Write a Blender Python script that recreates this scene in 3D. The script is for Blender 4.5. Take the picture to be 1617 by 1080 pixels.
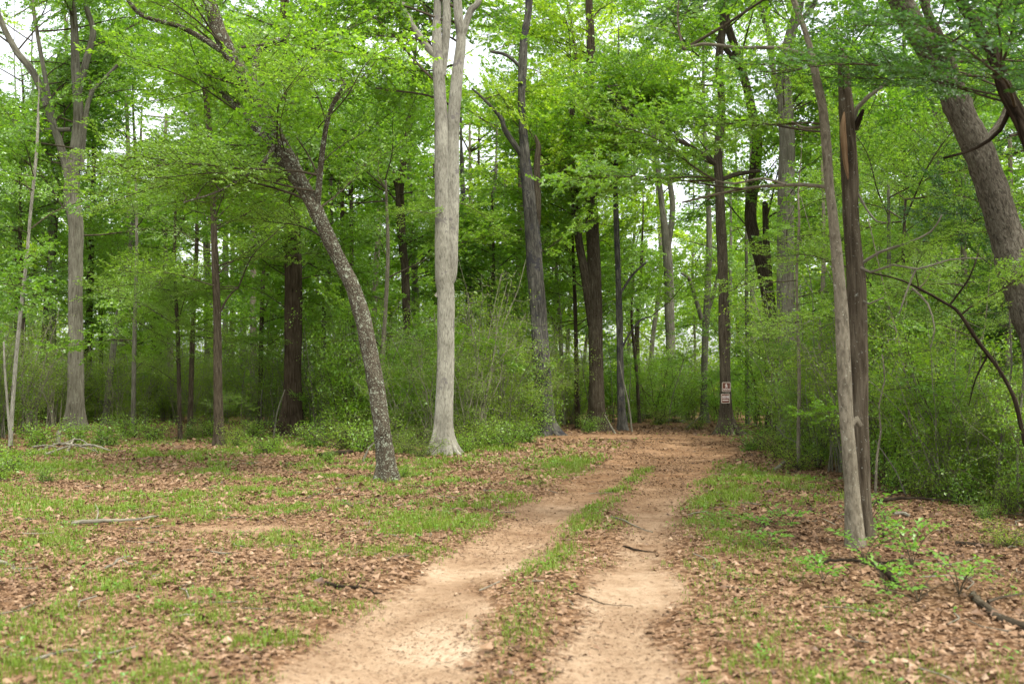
import bpy, math, random
import numpy as np
from mathutils import Vector, Matrix

# ------------------------------------------------------------------ clearing, camera, world, sun, exposure
for o in list(bpy.data.objects):
    bpy.data.objects.remove(o, do_unlink=True)
scene = bpy.context.scene
COL = scene.collection
random.seed(7)
RNG = np.random.default_rng(7)

CAM_H = 1.6
FPX = 1572.0                       # focal length of the photograph in its own pixels (35 mm lens)
PITCH = math.atan(60 / FPX)        # the horizon lies 60 px under the middle
cam_data = bpy.data.cameras.new('camera')
cam_data.lens = 35.0
cam_data.sensor_width = 36.0
cam_data.clip_start = 0.05
cam_data.clip_end = 2000.0
cam_data.dof.use_dof = True
cam_data.dof.focus_distance = 17.0
cam_data.dof.aperture_fstop = 2.0
cam = bpy.data.objects.new('camera', cam_data)
COL.objects.link(cam)
cam.location = (0, 0, CAM_H)
cam.rotation_euler = (math.radians(90) + PITCH, 0, 0)
scene.camera = cam

SUN_ELEV, SUN_AZ = math.radians(58), math.radians(150)     # azimuth clockwise from +Y: behind the camera, to the right
world = bpy.data.worlds.new('World')
scene.world = world
world.use_nodes = True
wn, wl = world.node_tree.nodes, world.node_tree.links
wn.clear()
sky = wn.new('ShaderNodeTexSky')
sky.sky_type = 'NISHITA'
sky.sun_disc = False
sky.sun_elevation = SUN_ELEV
sky.sun_rotation = SUN_AZ
sky.air_density = 1.0
sky.dust_density = 3.0
sky.ozone_density = 1.0
hs = wn.new('ShaderNodeHueSaturation')
hs.inputs['Saturation'].default_value = 0.22            # thin white overcast
hs.inputs['Value'].default_value = 1.25
bg = wn.new('ShaderNodeBackground')
bg.inputs['Strength'].default_value = 0.13
wo = wn.new('ShaderNodeOutputWorld')
wl.new(sky.outputs[0], hs.inputs['Color'])
wl.new(hs.outputs[0], bg.inputs['Color'])
wl.new(bg.outputs[0], wo.inputs['Surface'])

sd = bpy.data.lights.new('sun', 'SUN')
sd.energy = 1.5
sd.angle = math.radians(12)
sd.color = (1.0, 0.95, 0.87)
sun = bpy.data.objects.new('sun', sd)
COL.objects.link(sun)
sdir = Vector((math.sin(SUN_AZ) * math.cos(SUN_ELEV), math.cos(SUN_AZ) * math.cos(SUN_ELEV), math.sin(SUN_ELEV)))
sun.rotation_euler = sdir.to_track_quat('Z', 'Y').to_euler()
sun.location = (0, 0, 60)

vs = scene.view_settings
vs.view_transform = 'Standard'
vs.look = 'None'
vs.gamma = 1.0
vs.use_curve_mapping = False
vs.exposure = 1.62
cy = scene.cycles
cy.max_bounces = 10
cy.diffuse_bounces = 6
cy.glossy_bounces = 2
cy.transmission_bounces = 8
cy.volume_bounces = 0
cy.use_denoising = True
cy.sample_clamp_indirect = 6.0

# ------------------------------------------------------------------ helpers
def tag(o, label=None, cat=None, group=None, kind=None):
    if label: o['label'] = label
    if cat: o['category'] = cat
    if group: o['group'] = group
    if kind: o['kind'] = kind
    return o

def at(px, py, Y):
    """world point at depth Y seen at photograph pixel (px, py)"""
    a, b = (px - 808.5) / FPX, (540 - py) / FPX
    dx, dy, dz = a, math.cos(PITCH) - b * math.sin(PITCH), math.sin(PITCH) + b * math.cos(PITCH)
    k = Y / dy
    return np.array((dx * k, Y, CAM_H + dz * k))

def gnd(px, py):
    """point of the ground seen at a pixel"""
    a, b = (px - 808.5) / FPX, (540 - py) / FPX
    dx, dy, dz = a, math.cos(PITCH) - b * math.sin(PITCH), math.sin(PITCH) + b * math.cos(PITCH)
    k = -CAM_H / dz
    return np.array((dx * k, dy * k, 0.0))

def to_px(p):
    x, y, z = p[0], p[1], p[2] - CAM_H
    c, s = math.cos(PITCH), math.sin(PITCH)
    d = y * c + z * s
    u = -y * s + z * c
    if d < .1: return (-9999, -9999)
    return (808.5 + FPX * x / d, 540 - FPX * u / d)

def _h(ix, iy, iz, seed):
    with np.errstate(over='ignore'):
        n = (ix.astype(np.int64) * 374761393 + iy.astype(np.int64) * 668265263 + iz.astype(np.int64) * 2147483647 + seed * 974711) & 0x7fffffff
        n = ((n ^ (n >> 13)) * 1274126177) & 0x7fffffff
        n = n ^ (n >> 16)
    return (n & 0xffff) / 65535.0

def vnoise(p, seed=0):
    """value noise 0..1 at points p (n,3)"""
    p = np.asarray(p, float)
    i = np.floor(p).astype(np.int64); f = p - i
    f = f * f * (3 - 2 * f)
    r = 0
    for dx in (0, 1):
        for dy in (0, 1):
            for dz in (0, 1):
                w = (f[:, 0] if dx else 1 - f[:, 0]) * (f[:, 1] if dy else 1 - f[:, 1]) * (f[:, 2] if dz else 1 - f[:, 2])
                r = r + w * _h(i[:, 0] + dx, i[:, 1] + dy, i[:, 2] + dz, seed)
    return r

def n2(x, y, s, seed=0, octs=2):
    x = np.asarray(x, float).ravel(); y = np.asarray(y, float).ravel()
    t = 0; a = 1; tot = 0
    for k in range(octs):
        t = t + a * vnoise(np.stack([x * s * 2 ** k, y * s * 2 ** k, np.full_like(x, .37 * k)], 1), seed + k); tot += a; a *= .5
    return t / tot

class MB:
    """collects vertices, faces, per-vertex attributes; builds ONE mesh"""
    def __init__(self):
        self.v, self.f, self.m, self.r, self.b, self.n = [], [], [], [], [], 0
    def add(self, V, F, mat=0, rnd=None, bark=None):
        V = np.asarray(V, np.float32).reshape(-1, 3); F = np.asarray(F, np.int32)
        if F.shape[1] == 4:
            F = np.concatenate([F[:, [0, 1, 2]], F[:, [0, 2, 3]]])
        self.v.append(V); self.f.append(F + self.n); self.m.append(np.full(len(F), mat, np.int32))
        self.r.append(np.broadcast_to(np.asarray(0.5 if rnd is None else rnd, np.float32), (len(V),)).copy())
        self.b.append(V.copy() if bark is None else np.asarray(bark, np.float32))
        self.n += len(V)
    def mesh(self, name, mats, smooth=True):
        V = np.concatenate(self.v); F = np.concatenate(self.f); M = np.concatenate(self.m)
        me = bpy.data.meshes.new(name)
        me.vertices.add(len(V)); me.vertices.foreach_set('co', V.ravel())
        me.loops.add(len(F) * 3); me.loops.foreach_set('vertex_index', F.ravel())
        me.polygons.add(len(F)); me.polygons.foreach_set('loop_start', np.arange(len(F), dtype=np.int32) * 3)
        me.polygons.foreach_set('material_index', M)
        me.polygons.foreach_set('use_smooth', np.full(len(F), bool(smooth)))
        a = me.attributes.new('rnd', 'FLOAT', 'POINT'); a.data.foreach_set('value', np.concatenate(self.r))
        a = me.attributes.new('bark_co', 'FLOAT_VECTOR', 'POINT'); a.data.foreach_set('vector', np.concatenate(self.b).ravel())
        for m in mats: me.materials.append(m)
        me.update(calc_edges=True)
        return me
    def obj(self, name, mats, parent=None, smooth=True):
        o = bpy.data.objects.new(name, self.mesh(name, mats, smooth))
        COL.objects.link(o); o.parent = parent
        return o

def link(name, me, parent=None):
    o = bpy.data.objects.new(name, me); COL.objects.link(o); o.parent = parent
    return o

def empty(name, loc=(0, 0, 0)):
    o = bpy.data.objects.new(name, None); COL.objects.link(o)
    o.empty_display_size = .2; o.location = Vector([float(c) for c in loc])
    return o

def smooth_path(P, R, step):
    """Catmull-Rom through P with radii R, about STEP apart"""
    P = np.asarray(P, float); R = np.asarray(R, float)
    Pe = np.vstack([2 * P[0] - P[1], P, 2 * P[-1] - P[-2]])
    out, rad = [], []
    for i in range(len(P) - 1):
        p0, p1, p2, p3 = Pe[i:i + 4]
        n = max(1, int(np.linalg.norm(p2 - p1) / step))
        for t in np.arange(n) / n:
            out.append(.5 * ((2 * p1) + (p2 - p0) * t + (2 * p0 - 5 * p1 + 4 * p2 - p3) * t * t + (3 * p1 - p0 - 3 * p2 + p3) * t ** 3))
            rad.append(R[i] * (1 - t) + R[i + 1] * t)
    out.append(P[-1]); rad.append(R[-1])
    return np.array(out), np.array(rad)

def tube(mb, P, R, sides=6, mat=0, rnd=None, disp=0.0, flare=None, seed=0, cap=True, groove=9.0, dz=1.6):
    P = np.asarray(P, float); R = np.asarray(R, float)
    n = len(P)
    T = np.gradient(P, axis=0) if n > 2 else np.repeat((P[1] - P[0])[None], n, 0)
    T /= np.linalg.norm(T, axis=1)[:, None] + 1e-9
    ref = np.array((0., 1., 0.)) if abs(T[:, 1]).max() < .9 else (np.array((0., 0., 1.)) if abs(T[:, 2]).max() < .95 else np.array((1., 0., 0.)))
    U = np.cross(ref, T); U /= np.linalg.norm(U, axis=1)[:, None] + 1e-9
    W = np.cross(T, U)
    L = np.concatenate([[0], np.cumsum(np.linalg.norm(np.diff(P, axis=0), axis=1))])
    ang = np.linspace(0, 2 * np.pi, sides, endpoint=False)
    ca, sa = np.cos(ang), np.sin(ang)
    r = np.repeat(R[:, None], sides, 1)
    bark = np.stack([ca[None] * R[:, None], sa[None] * R[:, None], np.repeat(L[:, None], sides, 1)], 2)
    if flare:
        amt, hgt, lobes, ph = flare
        w = np.exp(-L / hgt)[:, None]
        lob = .5 + .5 * np.cos(lobes * ang + ph + .7 * np.sin(ang * 2 + ph))
        r = r * (1 + w * amt * (.35 + 1.9 * lob ** 3)[None])
        ww = np.exp(-L / (hgt * 4))[:, None]
        r = r * (1 + ww * .09 * (lob - .5)[None])
    if disp:
        q = bark.reshape(-1, 3)
        # broad swellings + furrows that run along the trunk
        d = (vnoise(q * np.array((groove, groove, dz)) + 31 * seed, seed) - .5) + .5 * (vnoise(q * np.array((groove * 2.3, groove * 2.3, dz * 2.2)) + 7, seed + 3) - .5)
        big = vnoise(q * np.array((2.2, 2.2, .9)) + 11 * seed, seed + 5) - .5
        r = r + (disp * d + disp * 1.6 * big).reshape(n, sides)
    V = P[:, None] + U[:, None] * (ca[None, :, None] * r[:, :, None]) + W[:, None] * (sa[None, :, None] * r[:, :, None])
    i = np.arange(n - 1)[:, None] * sides; j = np.arange(sides)[None]; k = (j + 1) % sides
    F = np.stack([i + j, i + k, i + sides + k, i + sides + j], 2).reshape(-1, 4)
    V = V.reshape(-1, 3); B = bark.reshape(-1, 3)
    F = np.concatenate([F[:, [0, 1, 2]], F[:, [0, 2, 3]]])
    if cap:
        V = np.vstack([V, P[-1] + T[-1] * R[-1] * .6]); B = np.vstack([B, [0, 0, L[-1]]])
        b = (n - 1) * sides
        F = np.concatenate([F, np.stack([b + j[0], b + k[0], np.full(sides, len(V) - 1)], 1)])
    mb.add(V, F, mat, rnd, B)

def unit(a):
    return a / (np.linalg.norm(a, axis=-1, keepdims=True) + 1e-9)

def leaves(mb, P, D, N, L, W, mat, rnd, fold=.22, curl=.15):
    """each leaf: two halves folded along the midrib, bent down to the tip; 4 triangles"""
    P, D, N = np.asarray(P), unit(np.asarray(D)), np.asarray(N)
    S = unit(np.cross(D, N)); N = unit(np.cross(S, D))
    L = np.broadcast_to(L, (len(P),))[:, None]; W = np.broadcast_to(W, (len(P),))[:, None]
    a = P
    m = P + D * L * .5 + N * L * curl * .35
    b1 = P + D * L * .42 + S * W * .5 + N * (W * fold)
    b2 = P + D * L * .42 - S * W * .5 + N * (W * fold)
    t = P + D * L - N * L * curl
    n = len(P)
    V = np.stack([a, b1, m, b2, t], 1).reshape(-1, 3)
    o = np.arange(n)[:, None] * 5
    F = np.concatenate([o + np.array([[0, 2, 1]]), o + np.array([[1, 2, 4]]), o + np.array([[0, 3, 2]]), o + np.array([[3, 4, 2]])])
    mb.add(V, F, mat, np.repeat(rnd, 5))

def quads(mb, P, D, N, L, W, mat, rnd):
    """cheap far leaf: rhombus of 2 triangles"""
    D = unit(D); S = unit(np.cross(D, N))
    L = np.broadcast_to(L, (len(P),))[:, None]; W = np.broadcast_to(W, (len(P),))[:, None]
    V = np.stack([P, P + D * L * .45 + S * W * .5, P + D * L, P + D * L * .45 - S * W * .5], 1).reshape(-1, 3)
    o = np.arange(len(P))[:, None] * 4
    mb.add(V, np.concatenate([o + np.array([[0, 1, 2]]), o + np.array([[0, 2, 3]])]), mat, np.repeat(rnd, 4))

# ------------------------------------------------------------------ materials
def new_mat(name):
    m = bpy.data.materials.new(name); m.use_nodes = True
    m.node_tree.nodes.clear()
    return m, m.node_tree.nodes, m.node_tree.links

def attr(n, name):
    a = n.new('ShaderNodeAttribute'); a.attribute_name = name; return a

def ramp(n, stops, interp='LINEAR'):
    r = n.new('ShaderNodeValToRGB'); r.color_ramp.interpolation = interp
    e = r.color_ramp.elements
    while len(e) < len(stops): e.new(.5)
    for i, (p, c) in enumerate(stops):
        e[i].position = p; e[i].color = (*c, 1)
    return r

def leaf_mat(name, c0, c1, c2, trans=.45, gloss=.05, tboost=2.0):
    m, n, l = new_mat(name)
    a = attr(n, 'rnd'); oi = n.new('ShaderNodeObjectInfo')
    mix = n.new('ShaderNodeMath'); mix.operation = 'MULTIPLY_ADD'
    mix.inputs[1].default_value = .62
    o2 = n.new('ShaderNodeMath'); o2.operation = 'MULTIPLY'; o2.inputs[1].default_value = .38
    l.new(oi.outputs['Random'], o2.inputs[0])
    l.new(a.outputs['Fac'], mix.inputs[0]); l.new(o2.outputs[0], mix.inputs[2])
    r = ramp(n, [(0, c0), (.5, c1), (1, c2)])
    l.new(mix.outputs[0], r.inputs[0])
    d = n.new('ShaderNodeBsdfDiffuse'); t = n.new('ShaderNodeBsdfTranslucent'); g = n.new('ShaderNodeBsdfGlossy')
    g.inputs['Roughness'].default_value = .42; g.inputs['Color'].default_value = (.9, .95, .9, 1)
    tm = n.new('ShaderNodeMix'); tm.data_type = 'RGBA'; tm.blend_type = 'MULTIPLY'; tm.inputs[0].default_value = 1
    tm.inputs[7].default_value = (tboost * 1.15, tboost * 1.2, tboost * .55, 1)
    tm.clamp_result = True
    l.new(r.outputs[0], tm.inputs[6]); l.new(r.outputs[0], d.inputs[0]); l.new(tm.outputs[2], t.inputs[0])
    s1 = n.new('ShaderNodeMixShader'); s1.inputs[0].default_value = trans
    l.new(d.outputs[0], s1.inputs[1]); l.new(t.outputs[0], s1.inputs[2])
    s2 = n.new('ShaderNodeMixShader'); s2.inputs[0].default_value = gloss
    l.new(s1.outputs[0], s2.inputs[1]); l.new(g.outputs[0], s2.inputs[2])
    o = n.new('ShaderNodeOutputMaterial'); l.new(s2.outputs[0], o.inputs[0])
    return m

def bark_mat(name, dark, mid, light, lichen=0.0, lichen_col=(.42, .46, .38), fs=26, stretch=.13, bump=.5, patch=None, patch_th=.62, k=.66):
    dark, mid, light, lichen_col = [tuple(c * k * f_ for c, f_ in zip(q, (.97, 1.0, .86))) for q in (tuple(c * .8 for c in dark), mid, light, lichen_col)]
    m, n, l = new_mat(name)
    a = attr(n, 'bark_co')
    mp = n.new('ShaderNodeMapping'); mp.inputs['Scale'].default_value = (fs, fs, fs * stretch)
    l.new(a.outputs['Vector'], mp.inputs[0])
    n1 = n.new('ShaderNodeTexNoise'); n1.inputs['Scale'].default_value = 1; n1.inputs['Detail'].default_value = 5; n1.inputs['Roughness'].default_value = .62
    n1.inputs['Distortion'].default_value = .8
    l.new(mp.outputs[0], n1.inputs[0])
    r = ramp(n, [(.3, dark), (.5, mid), (.72, light)])
    l.new(n1.outputs[0], r.inputs[0])
    nb = n.new('ShaderNodeTexNoise'); nb.inputs['Scale'].default_value = 1.7; nb.inputs['Detail'].default_value = 3
    l.new(a.outputs['Vector'], nb.inputs[0])
    br = ramp(n, [(.3, (.62, .6, .58)), (.7, (1.25, 1.25, 1.25))])
    l.new(nb.outputs[0], br.inputs[0])
    mu = n.new('ShaderNodeMix'); mu.data_type = 'RGBA'; mu.blend_type = 'MULTIPLY'; mu.inputs[0].default_value = .8
    l.new(r.outputs[0], mu.inputs[6]); l.new(br.outputs[0], mu.inputs[7])
    col = mu.outputs[2]
    def blot(scale, th, width, c, src, amt):
        nz = n.new('ShaderNodeTexNoise'); nz.inputs['Scale'].default_value = scale; nz.inputs['Detail'].default_value = 4; nz.inputs['Roughness'].default_value = .7
        l.new(a.outputs['Vector'], nz.inputs[0])
        mr = n.new('ShaderNodeMapRange'); mr.inputs[1].default_value = th; mr.inputs[2].default_value = th + width; mr.inputs[4].default_value = amt
        l.new(nz.outputs[0], mr.inputs[0])
        mx = n.new('ShaderNodeMix'); mx.data_type = 'RGBA'
        l.new(mr.outputs[0], mx.inputs[0]); l.new(src, mx.inputs[6]); mx.inputs[7].default_value = (*c, 1)
        return mx.outputs[2]
    if lichen > 0:
        col = blot(14, .68 - lichen * .115, .05, lichen_col, col, .7)
        col = blot(44, .68 - lichen * .12, .04, tuple(min(1, c * 1.2) for c in lichen_col), col, .8)
    if patch: col = blot(3.0, patch_th, .03, patch, col, 1.0)
    d = n.new('ShaderNodeBsdfDiffuse'); d.inputs['Roughness'].default_value = .8
    l.new(col, d.inputs[0])
    b = n.new('ShaderNodeBump'); b.inputs['Strength'].default_value = bump; b.inputs['Distance'].default_value = .03
    l.new(n1.outputs[0], b.inputs['Height']); l.new(b.outputs[0], d.inputs['Normal'])
    o = n.new('ShaderNodeOutputMaterial'); l.new(d.outputs[0], o.inputs[0])
    return m

def plain_mat(name, stops, rough=.8, gloss=0.0, trans=0):
    m, n, l = new_mat(name)
    a = attr(n, 'rnd'); r = ramp(n, stops); l.new(a.outputs['Fac'], r.inputs[0])
    d = n.new('ShaderNodeBsdfDiffuse'); l.new(r.outputs[0], d.inputs[0])
    out = d.outputs[0]
    if trans:
        t = n.new('ShaderNodeBsdfTranslucent'); l.new(r.outputs[0], t.inputs[0])
        s = n.new('ShaderNodeMixShader'); s.inputs[0].default_value = trans
        l.new(out, s.inputs[1]); l.new(t.outputs[0], s.inputs[2]); out = s.outputs[0]
    if gloss:
        g = n.new('ShaderNodeBsdfGlossy'); g.inputs['Roughness'].default_value = .5
        s = n.new('ShaderNodeMixShader'); s.inputs[0].default_value = gloss
        l.new(out, s.inputs[1]); l.new(g.outputs[0], s.inputs[2]); out = s.outputs[0]
    o = n.new('ShaderNodeOutputMaterial'); l.new(out, o.inputs[0])
    return m

LM = {
    'bright': leaf_mat('leaf_spring_green', (.075, .15, .014), (.13, .24, .018), (.21, .33, .026), .5),
    'lime': leaf_mat('leaf_lime_green', (.12, .19, .012), (.20, .30, .016), (.30, .40, .03), .52),
    'mid': leaf_mat('leaf_mid_green', (.058, .13, .016), (.108, .21, .02), (.18, .30, .026), .5),
    'dark': leaf_mat('leaf_deep_green', (.022, .06, .014), (.036, .092, .017), (.066, .14, .02), .42, .04),
    'shrub': leaf_mat('leaf_shrub_olive', (.075, .115, .024), (.14, .215, .028), (.23, .32, .036), .5, .02),
    'plant': leaf_mat('leaf_seedling', (.08, .19, .025), (.11, .225, .03), (.155, .29, .04), .45, .04),
    'needle': leaf_mat('leaf_fine', (.08, .145, .02), (.125, .215, .026), (.19, .30, .032), .5, .04),
}
BK = {
    'pale': bark_mat('bark_pale_grey', (.20, .18, .16), (.34, .315, .29), (.47, .44, .41), lichen=.15, lichen_col=(.5, .5, .46), fs=30, stretch=.26, bump=.5, patch=(.16, .145, .13), patch_th=.6, k=.76),
    'grey': bark_mat('bark_grey', (.12, .105, .09), (.21, .19, .165), (.32, .30, .27), lichen=.3, fs=24, stretch=.12, bump=.5),
    'dark': bark_mat('bark_dark_brown', (.045, .034, .026), (.10, .078, .06), (.18, .15, .125), lichen=.12, fs=28, stretch=.14, bump=.6),
    'red': bark_mat('bark_red_brown', (.04, .029, .022), (.09, .066, .05), (.16, .12, .095), fs=24, stretch=.1, bump=.6),
    'lichen': bark_mat('bark_brown_with_lichen', (.055, .042, .034), (.115, .092, .074), (.19, .16, .135), lichen=.85, lichen_col=(.50, .54, .47), fs=30, stretch=.3, bump=.6),
    'char': bark_mat('bark_grey_black', (.055, .05, .05), (.13, .118, .115), (.27, .25, .24), lichen=.1, fs=22, stretch=.14, bump=.7, patch=(.05, .048, .05), patch_th=.56),
    'tan': bark_mat('bark_smooth_tan', (.12, .10, .082), (.20, .17, .14), (.29, .25, .215), lichen=.3, lichen_col=(.5, .5, .45), fs=34, stretch=.3, bump=.5, k=.95),
    'snag': bark_mat('bark_dark_snag', (.055, .042, .032), (.12, .095, .075), (.21, .175, .145), lichen=.25, lichen_col=(.5, .52, .52), fs=26, stretch=.1, bump=.6),
    'plate': bark_mat('bark_plated_brown', (.06, .05, .043), (.17, .145, .125), (.30, .27, .24), lichen=.15, fs=34, stretch=.4, bump=.9),
    'wood': bark_mat('bare_orange_wood', (.20, .11, .07), (.38, .24, .155), (.50, .36, .26), fs=40, stretch=.06, bump=.4),
    'dead': bark_mat('weathered_grey_wood', (.10, .085, .07), (.20, .18, .155), (.32, .295, .265), lichen=.2, fs=30, stretch=.08, bump=.4, k=1.05),
    'rot': bark_mat('dark_rotting_wood', (.02, .016, .013), (.06, .045, .036), (.14, .11, .09), fs=30, stretch=.12, bump=.7),
}
TWIG = bark_mat('twig_bark', (.07, .055, .04), (.13, .105, .08), (.2, .17, .14), fs=40, bump=.1)
TWIG_PALE = bark_mat('twig_pale_bark', (.2, .18, .14), (.3, .27, .22), (.4, .37, .32), fs=40, bump=.1)

# ------------------------------------------------------------------ ground layout: two ruts and the verges
def poly_dist(x, y, pts):
    """distance to a polyline of ground points and the half width interpolated along it"""
    best = np.full(len(x), 1e9); hw = np.zeros(len(x))
    for (a, wa), (b, wb) in zip(pts[:-1], pts[1:]):
        ax, ay = a[0], a[1]; dx, dy = b[0] - ax, b[1] - ay
        t = np.clip(((x - ax) * dx + (y - ay) * dy) / (dx * dx + dy * dy + 1e-9), 0, 1)
        d = np.hypot(x - ax - t * dx, y - ay - t * dy)
        k = d < best
        best = np.where(k, d, best); hw = np.where(k, wa + (wb - wa) * t, hw)
    return best, hw

def GP(lst): return [(gnd(px, py), w * .43) for px, py, w in lst]
LEFT_RUT = GP([(560, 1200, 1.15), (585, 1080, 1.1), (655, 975, 1.05), (735, 900, .95), (815, 848, .9), (880, 803, .85), (935, 768, .95), (985, 735, 1.2), (1040, 713, 1.6), (1090, 700, 2.4), (1060, 692, 2.6), (960, 690, 2.2), (880, 690, 1.2)])
RIGHT_RUT = GP([(950, 1200, .75), (968, 1080, .75), (985, 960, .75), (1012, 870, .75), (1035, 800, .9), (1062, 752, 1.2), (1085, 722, 1.7), (1110, 705, 2.2), (1150, 697, 2.0)])
STRIP = GP([(790, 1080, .6), (830, 970, .55), (860, 890, .55), (900, 840, .5), (945, 795, .55), (985, 762, .6), (1015, 742, .45), (1045, 722, .3)])
GREEN = [  # px, py, rx(m), ry(m), strength: lush patches of grass
    (905, 735, .9, 2.2, 1), (870, 748, .5, 1.2, .6), (940, 722, .5, .9, .5), (690, 828, .85, .9, 1.2), (650, 840, .5, .5, 1), (750, 803, .9, .6, .9), (800, 790, .6, .6, .8),
    (480, 805, .8, .6, .8), (430, 756, .45, .4, 1), (500, 765, .5, .4, .6), (380, 770, .6, .5, .5), (285, 783, .9, .5, .8), (290, 792, .5, .3, 1), (40, 800, 1.6, 1.3, .7), (110, 820, 1, .8, .5),
    (130, 955, .2, .22, 1.2), (60, 1000, .5, .3, .8), (300, 975, .4, .35, .8), (260, 960, .25, .2, .8), (430, 1005, .35, .2, .9), (400, 1000, .25, .2, .6), (240, 1045, .3, .18, 1), (40, 1050, .4, .25, 1), (120, 1075, .6, .3, .8),
    (310, 1060, .2, .15, .9), (180, 1010, .3, .2, .6), (510, 915, .3, .25, .6), (590, 880, .3, .2, .4), (20, 900, .5, .4, .6), (160, 885, .3, .3, .4), (330, 840, .7, .4, .5), (560, 800, .7, .6, .6), (600, 775, .6, .6, .5),
    (620, 760, .5, .35, 1), (640, 745, .4, .4, .8), (30, 740, 1.8, 1.6, .9), (95, 715, 1.6, 1.2, .5),
    (1125, 765, .5, 1.6, 1.1), (1118, 800, .4, .9, 1), (1120, 830, .35, .6, 1.1), (1155, 790, .45, .8, 1.2), (1150, 745, .7, 1.6, .9), (1215, 762, .8, .8, 1), (1260, 775, .4, .5, .9), (1265, 795, .4, .3, .8), (1320, 790, .3, .25, .9), (1140, 850, .3, .4, .8), (1170, 860, .3, .4, .6),
    (1150, 880, .3, .35, .6), (1320, 1000, .12, .2, .8), (1190, 1050, .4, .3, .6), (1330, 1070, .5, .2, .7), (1480, 1070, .5, .2, .6), (1250, 960, .3, .3, .35), (1120, 900, .3, .3, .5), (1400, 1000, .3, .2, .3), (1240, 920, .3, .2, .3),
    (60, 1065, .5, .2, 1), (200, 1065, .3, .15, .9), (20, 1020, .4, .25, .9), (150, 1035, .25, .15, 1), (350, 1035, .2, .2, .8), (300, 950, .5, .4, .6), (100, 870, .7, .5, .6), (230, 900, .5, .4, .5), (560, 970, .2, .2, .5), (480, 960, .3, .2, .5), (1450, 1040, .5, .2, .5), (1250, 1075, .4, .15, .7), (1560, 1050, .4, .2, .4),
    (820, 1010, .25, .35, .5), (740, 1040, .2, .2, .5), (870, 930, .2, .4, .45), (850, 950, .25, .3, .4), (1530, 760, .4, .5, .5), (400, 712, 1.2, .8, .8), (340, 722, .8, .6, .5), (180, 700, 1.5, 1, .6), (470, 700, 1.3, .8, .6), (600, 705, 1.2, .8, .8), (760, 708, 1.4, 1, .8), (830, 765, .4, .4, .5)]
GREEN_W = [(gnd(a, b), rx, ry, s) for a, b, rx, ry, s in GREEN]
BARE = [(gnd(400, 833), .9, .35, .8), (gnd(330, 850), .5, .2, .3)]

def masks(x, y):
    """path (bare soil) 0..1 and grass 0..1 for points"""
    x = np.asarray(x, float); y = np.asarray(y, float)
    wob = (n2(x, y, .9, 5, 3) - .5)
    d1, h1 = poly_dist(x, y, LEFT_RUT); d2, h2 = poly_dist(x, y, RIGHT_RUT)
    e = .16 + .012 * y
    p1 = 1 / (1 + np.exp((d1 - h1 + wob * .7) / (e * .45)))
    p2 = 1 / (1 + np.exp((d2 - h2 + wob * .7) / (e * .45)))
    p = np.maximum(p1, p2)
    for c, rx, ry, s in BARE:
        p = np.maximum(p, s * np.exp(-((x - c[0]) / rx) ** 2 - ((y - c[1]) / ry) ** 2 + wob))
    g = np.zeros(len(x))
    for c, rx, ry, s in GREEN_W:
        g = np.maximum(g, s * np.exp(-(((x - c[0]) / rx) ** 2 + ((y - c[1]) / ry) ** 2) * 1.1))
    ds, hs_ = poly_dist(x, y, STRIP)
    g = np.maximum(g, np.where(y > 8.2, 1.0, .42) * np.exp(-(ds / (hs_ + .02)) ** 2 * 1.2))
    # loose scatter over the left field, thinner on the right
    base = n2(x, y, 1.3, 21, 3)
    sc = np.clip((base - .46) * 4, 0, 1) * np.where(x < -.6, .72, .38) * np.where(y > 23, .6, 1) * np.where((x > 2.6) & (y > 8), .25, 1)
    g = np.maximum(g * (.55 + .9 * n2(x, y, 3.1, 9, 2)), sc)
    g = g * (1 - np.clip(p * 1.25, 0, 1)) 
    return p, np.clip(g, 0, 1.2)

def height(x, y):
    x = np.asarray(x, float).ravel(); y = np.asarray(y, float).ravel()
    d1, h1 = poly_dist(x, y, LEFT_RUT); d2, h2 = poly_dist(x, y, RIGHT_RUT)
    fade = np.clip((30 - y) / 8, 0, 1)
    z = -.05 * fade * np.exp(-(d1 / (h1 + .05)) ** 2) - .05 * fade * np.exp(-(d2 / (h2 + .05)) ** 2)
    z = z + .10 * (n2(x, y, .23, 40, 2) - .5) + .05 * (n2(x, y, 1.1, 44, 2) - .5)
    near = np.clip((16 - y) / 8, 0, 1)
    z = z + near * .022 * (n2(x, y, 6.5, 50, 2) - .5)
    return z

def gz(x, y): return float(height([x], [y])[0])

ys = [-6.0]
while ys[-1] < 4.0: ys.append(ys[-1] + .4)
while ys[-1] < 62: ys.append(ys[-1] * 1.009)
while ys[-1] < 900: ys.append(ys[-1] * 1.2)
ys = np.array(ys)
xs = np.concatenate([np.arange(0, 7, .06), 7 + np.cumsum(.06 * 1.06 ** np.arange(95))])
xs = xs[xs < 800]; xs = np.concatenate([-xs[:0:-1], xs])
X, Y = np.meshgrid(xs, ys)
Z = height(X, Y)
nx_, ny_ = len(xs), len(ys)
gm = MB()
i = np.arange(ny_ - 1)[:, None] * nx_; j = np.arange(nx_ - 1)[None]
F = np.stack([i + j, i + j + 1, i + nx_ + j + 1, i + nx_ + j], 2).reshape(-1, 4)
pm, grm = masks(X.ravel(), Y.ravel())
gm.add(np.stack([X.ravel(), Y.ravel(), Z], 1), F, 0, pm)

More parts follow.
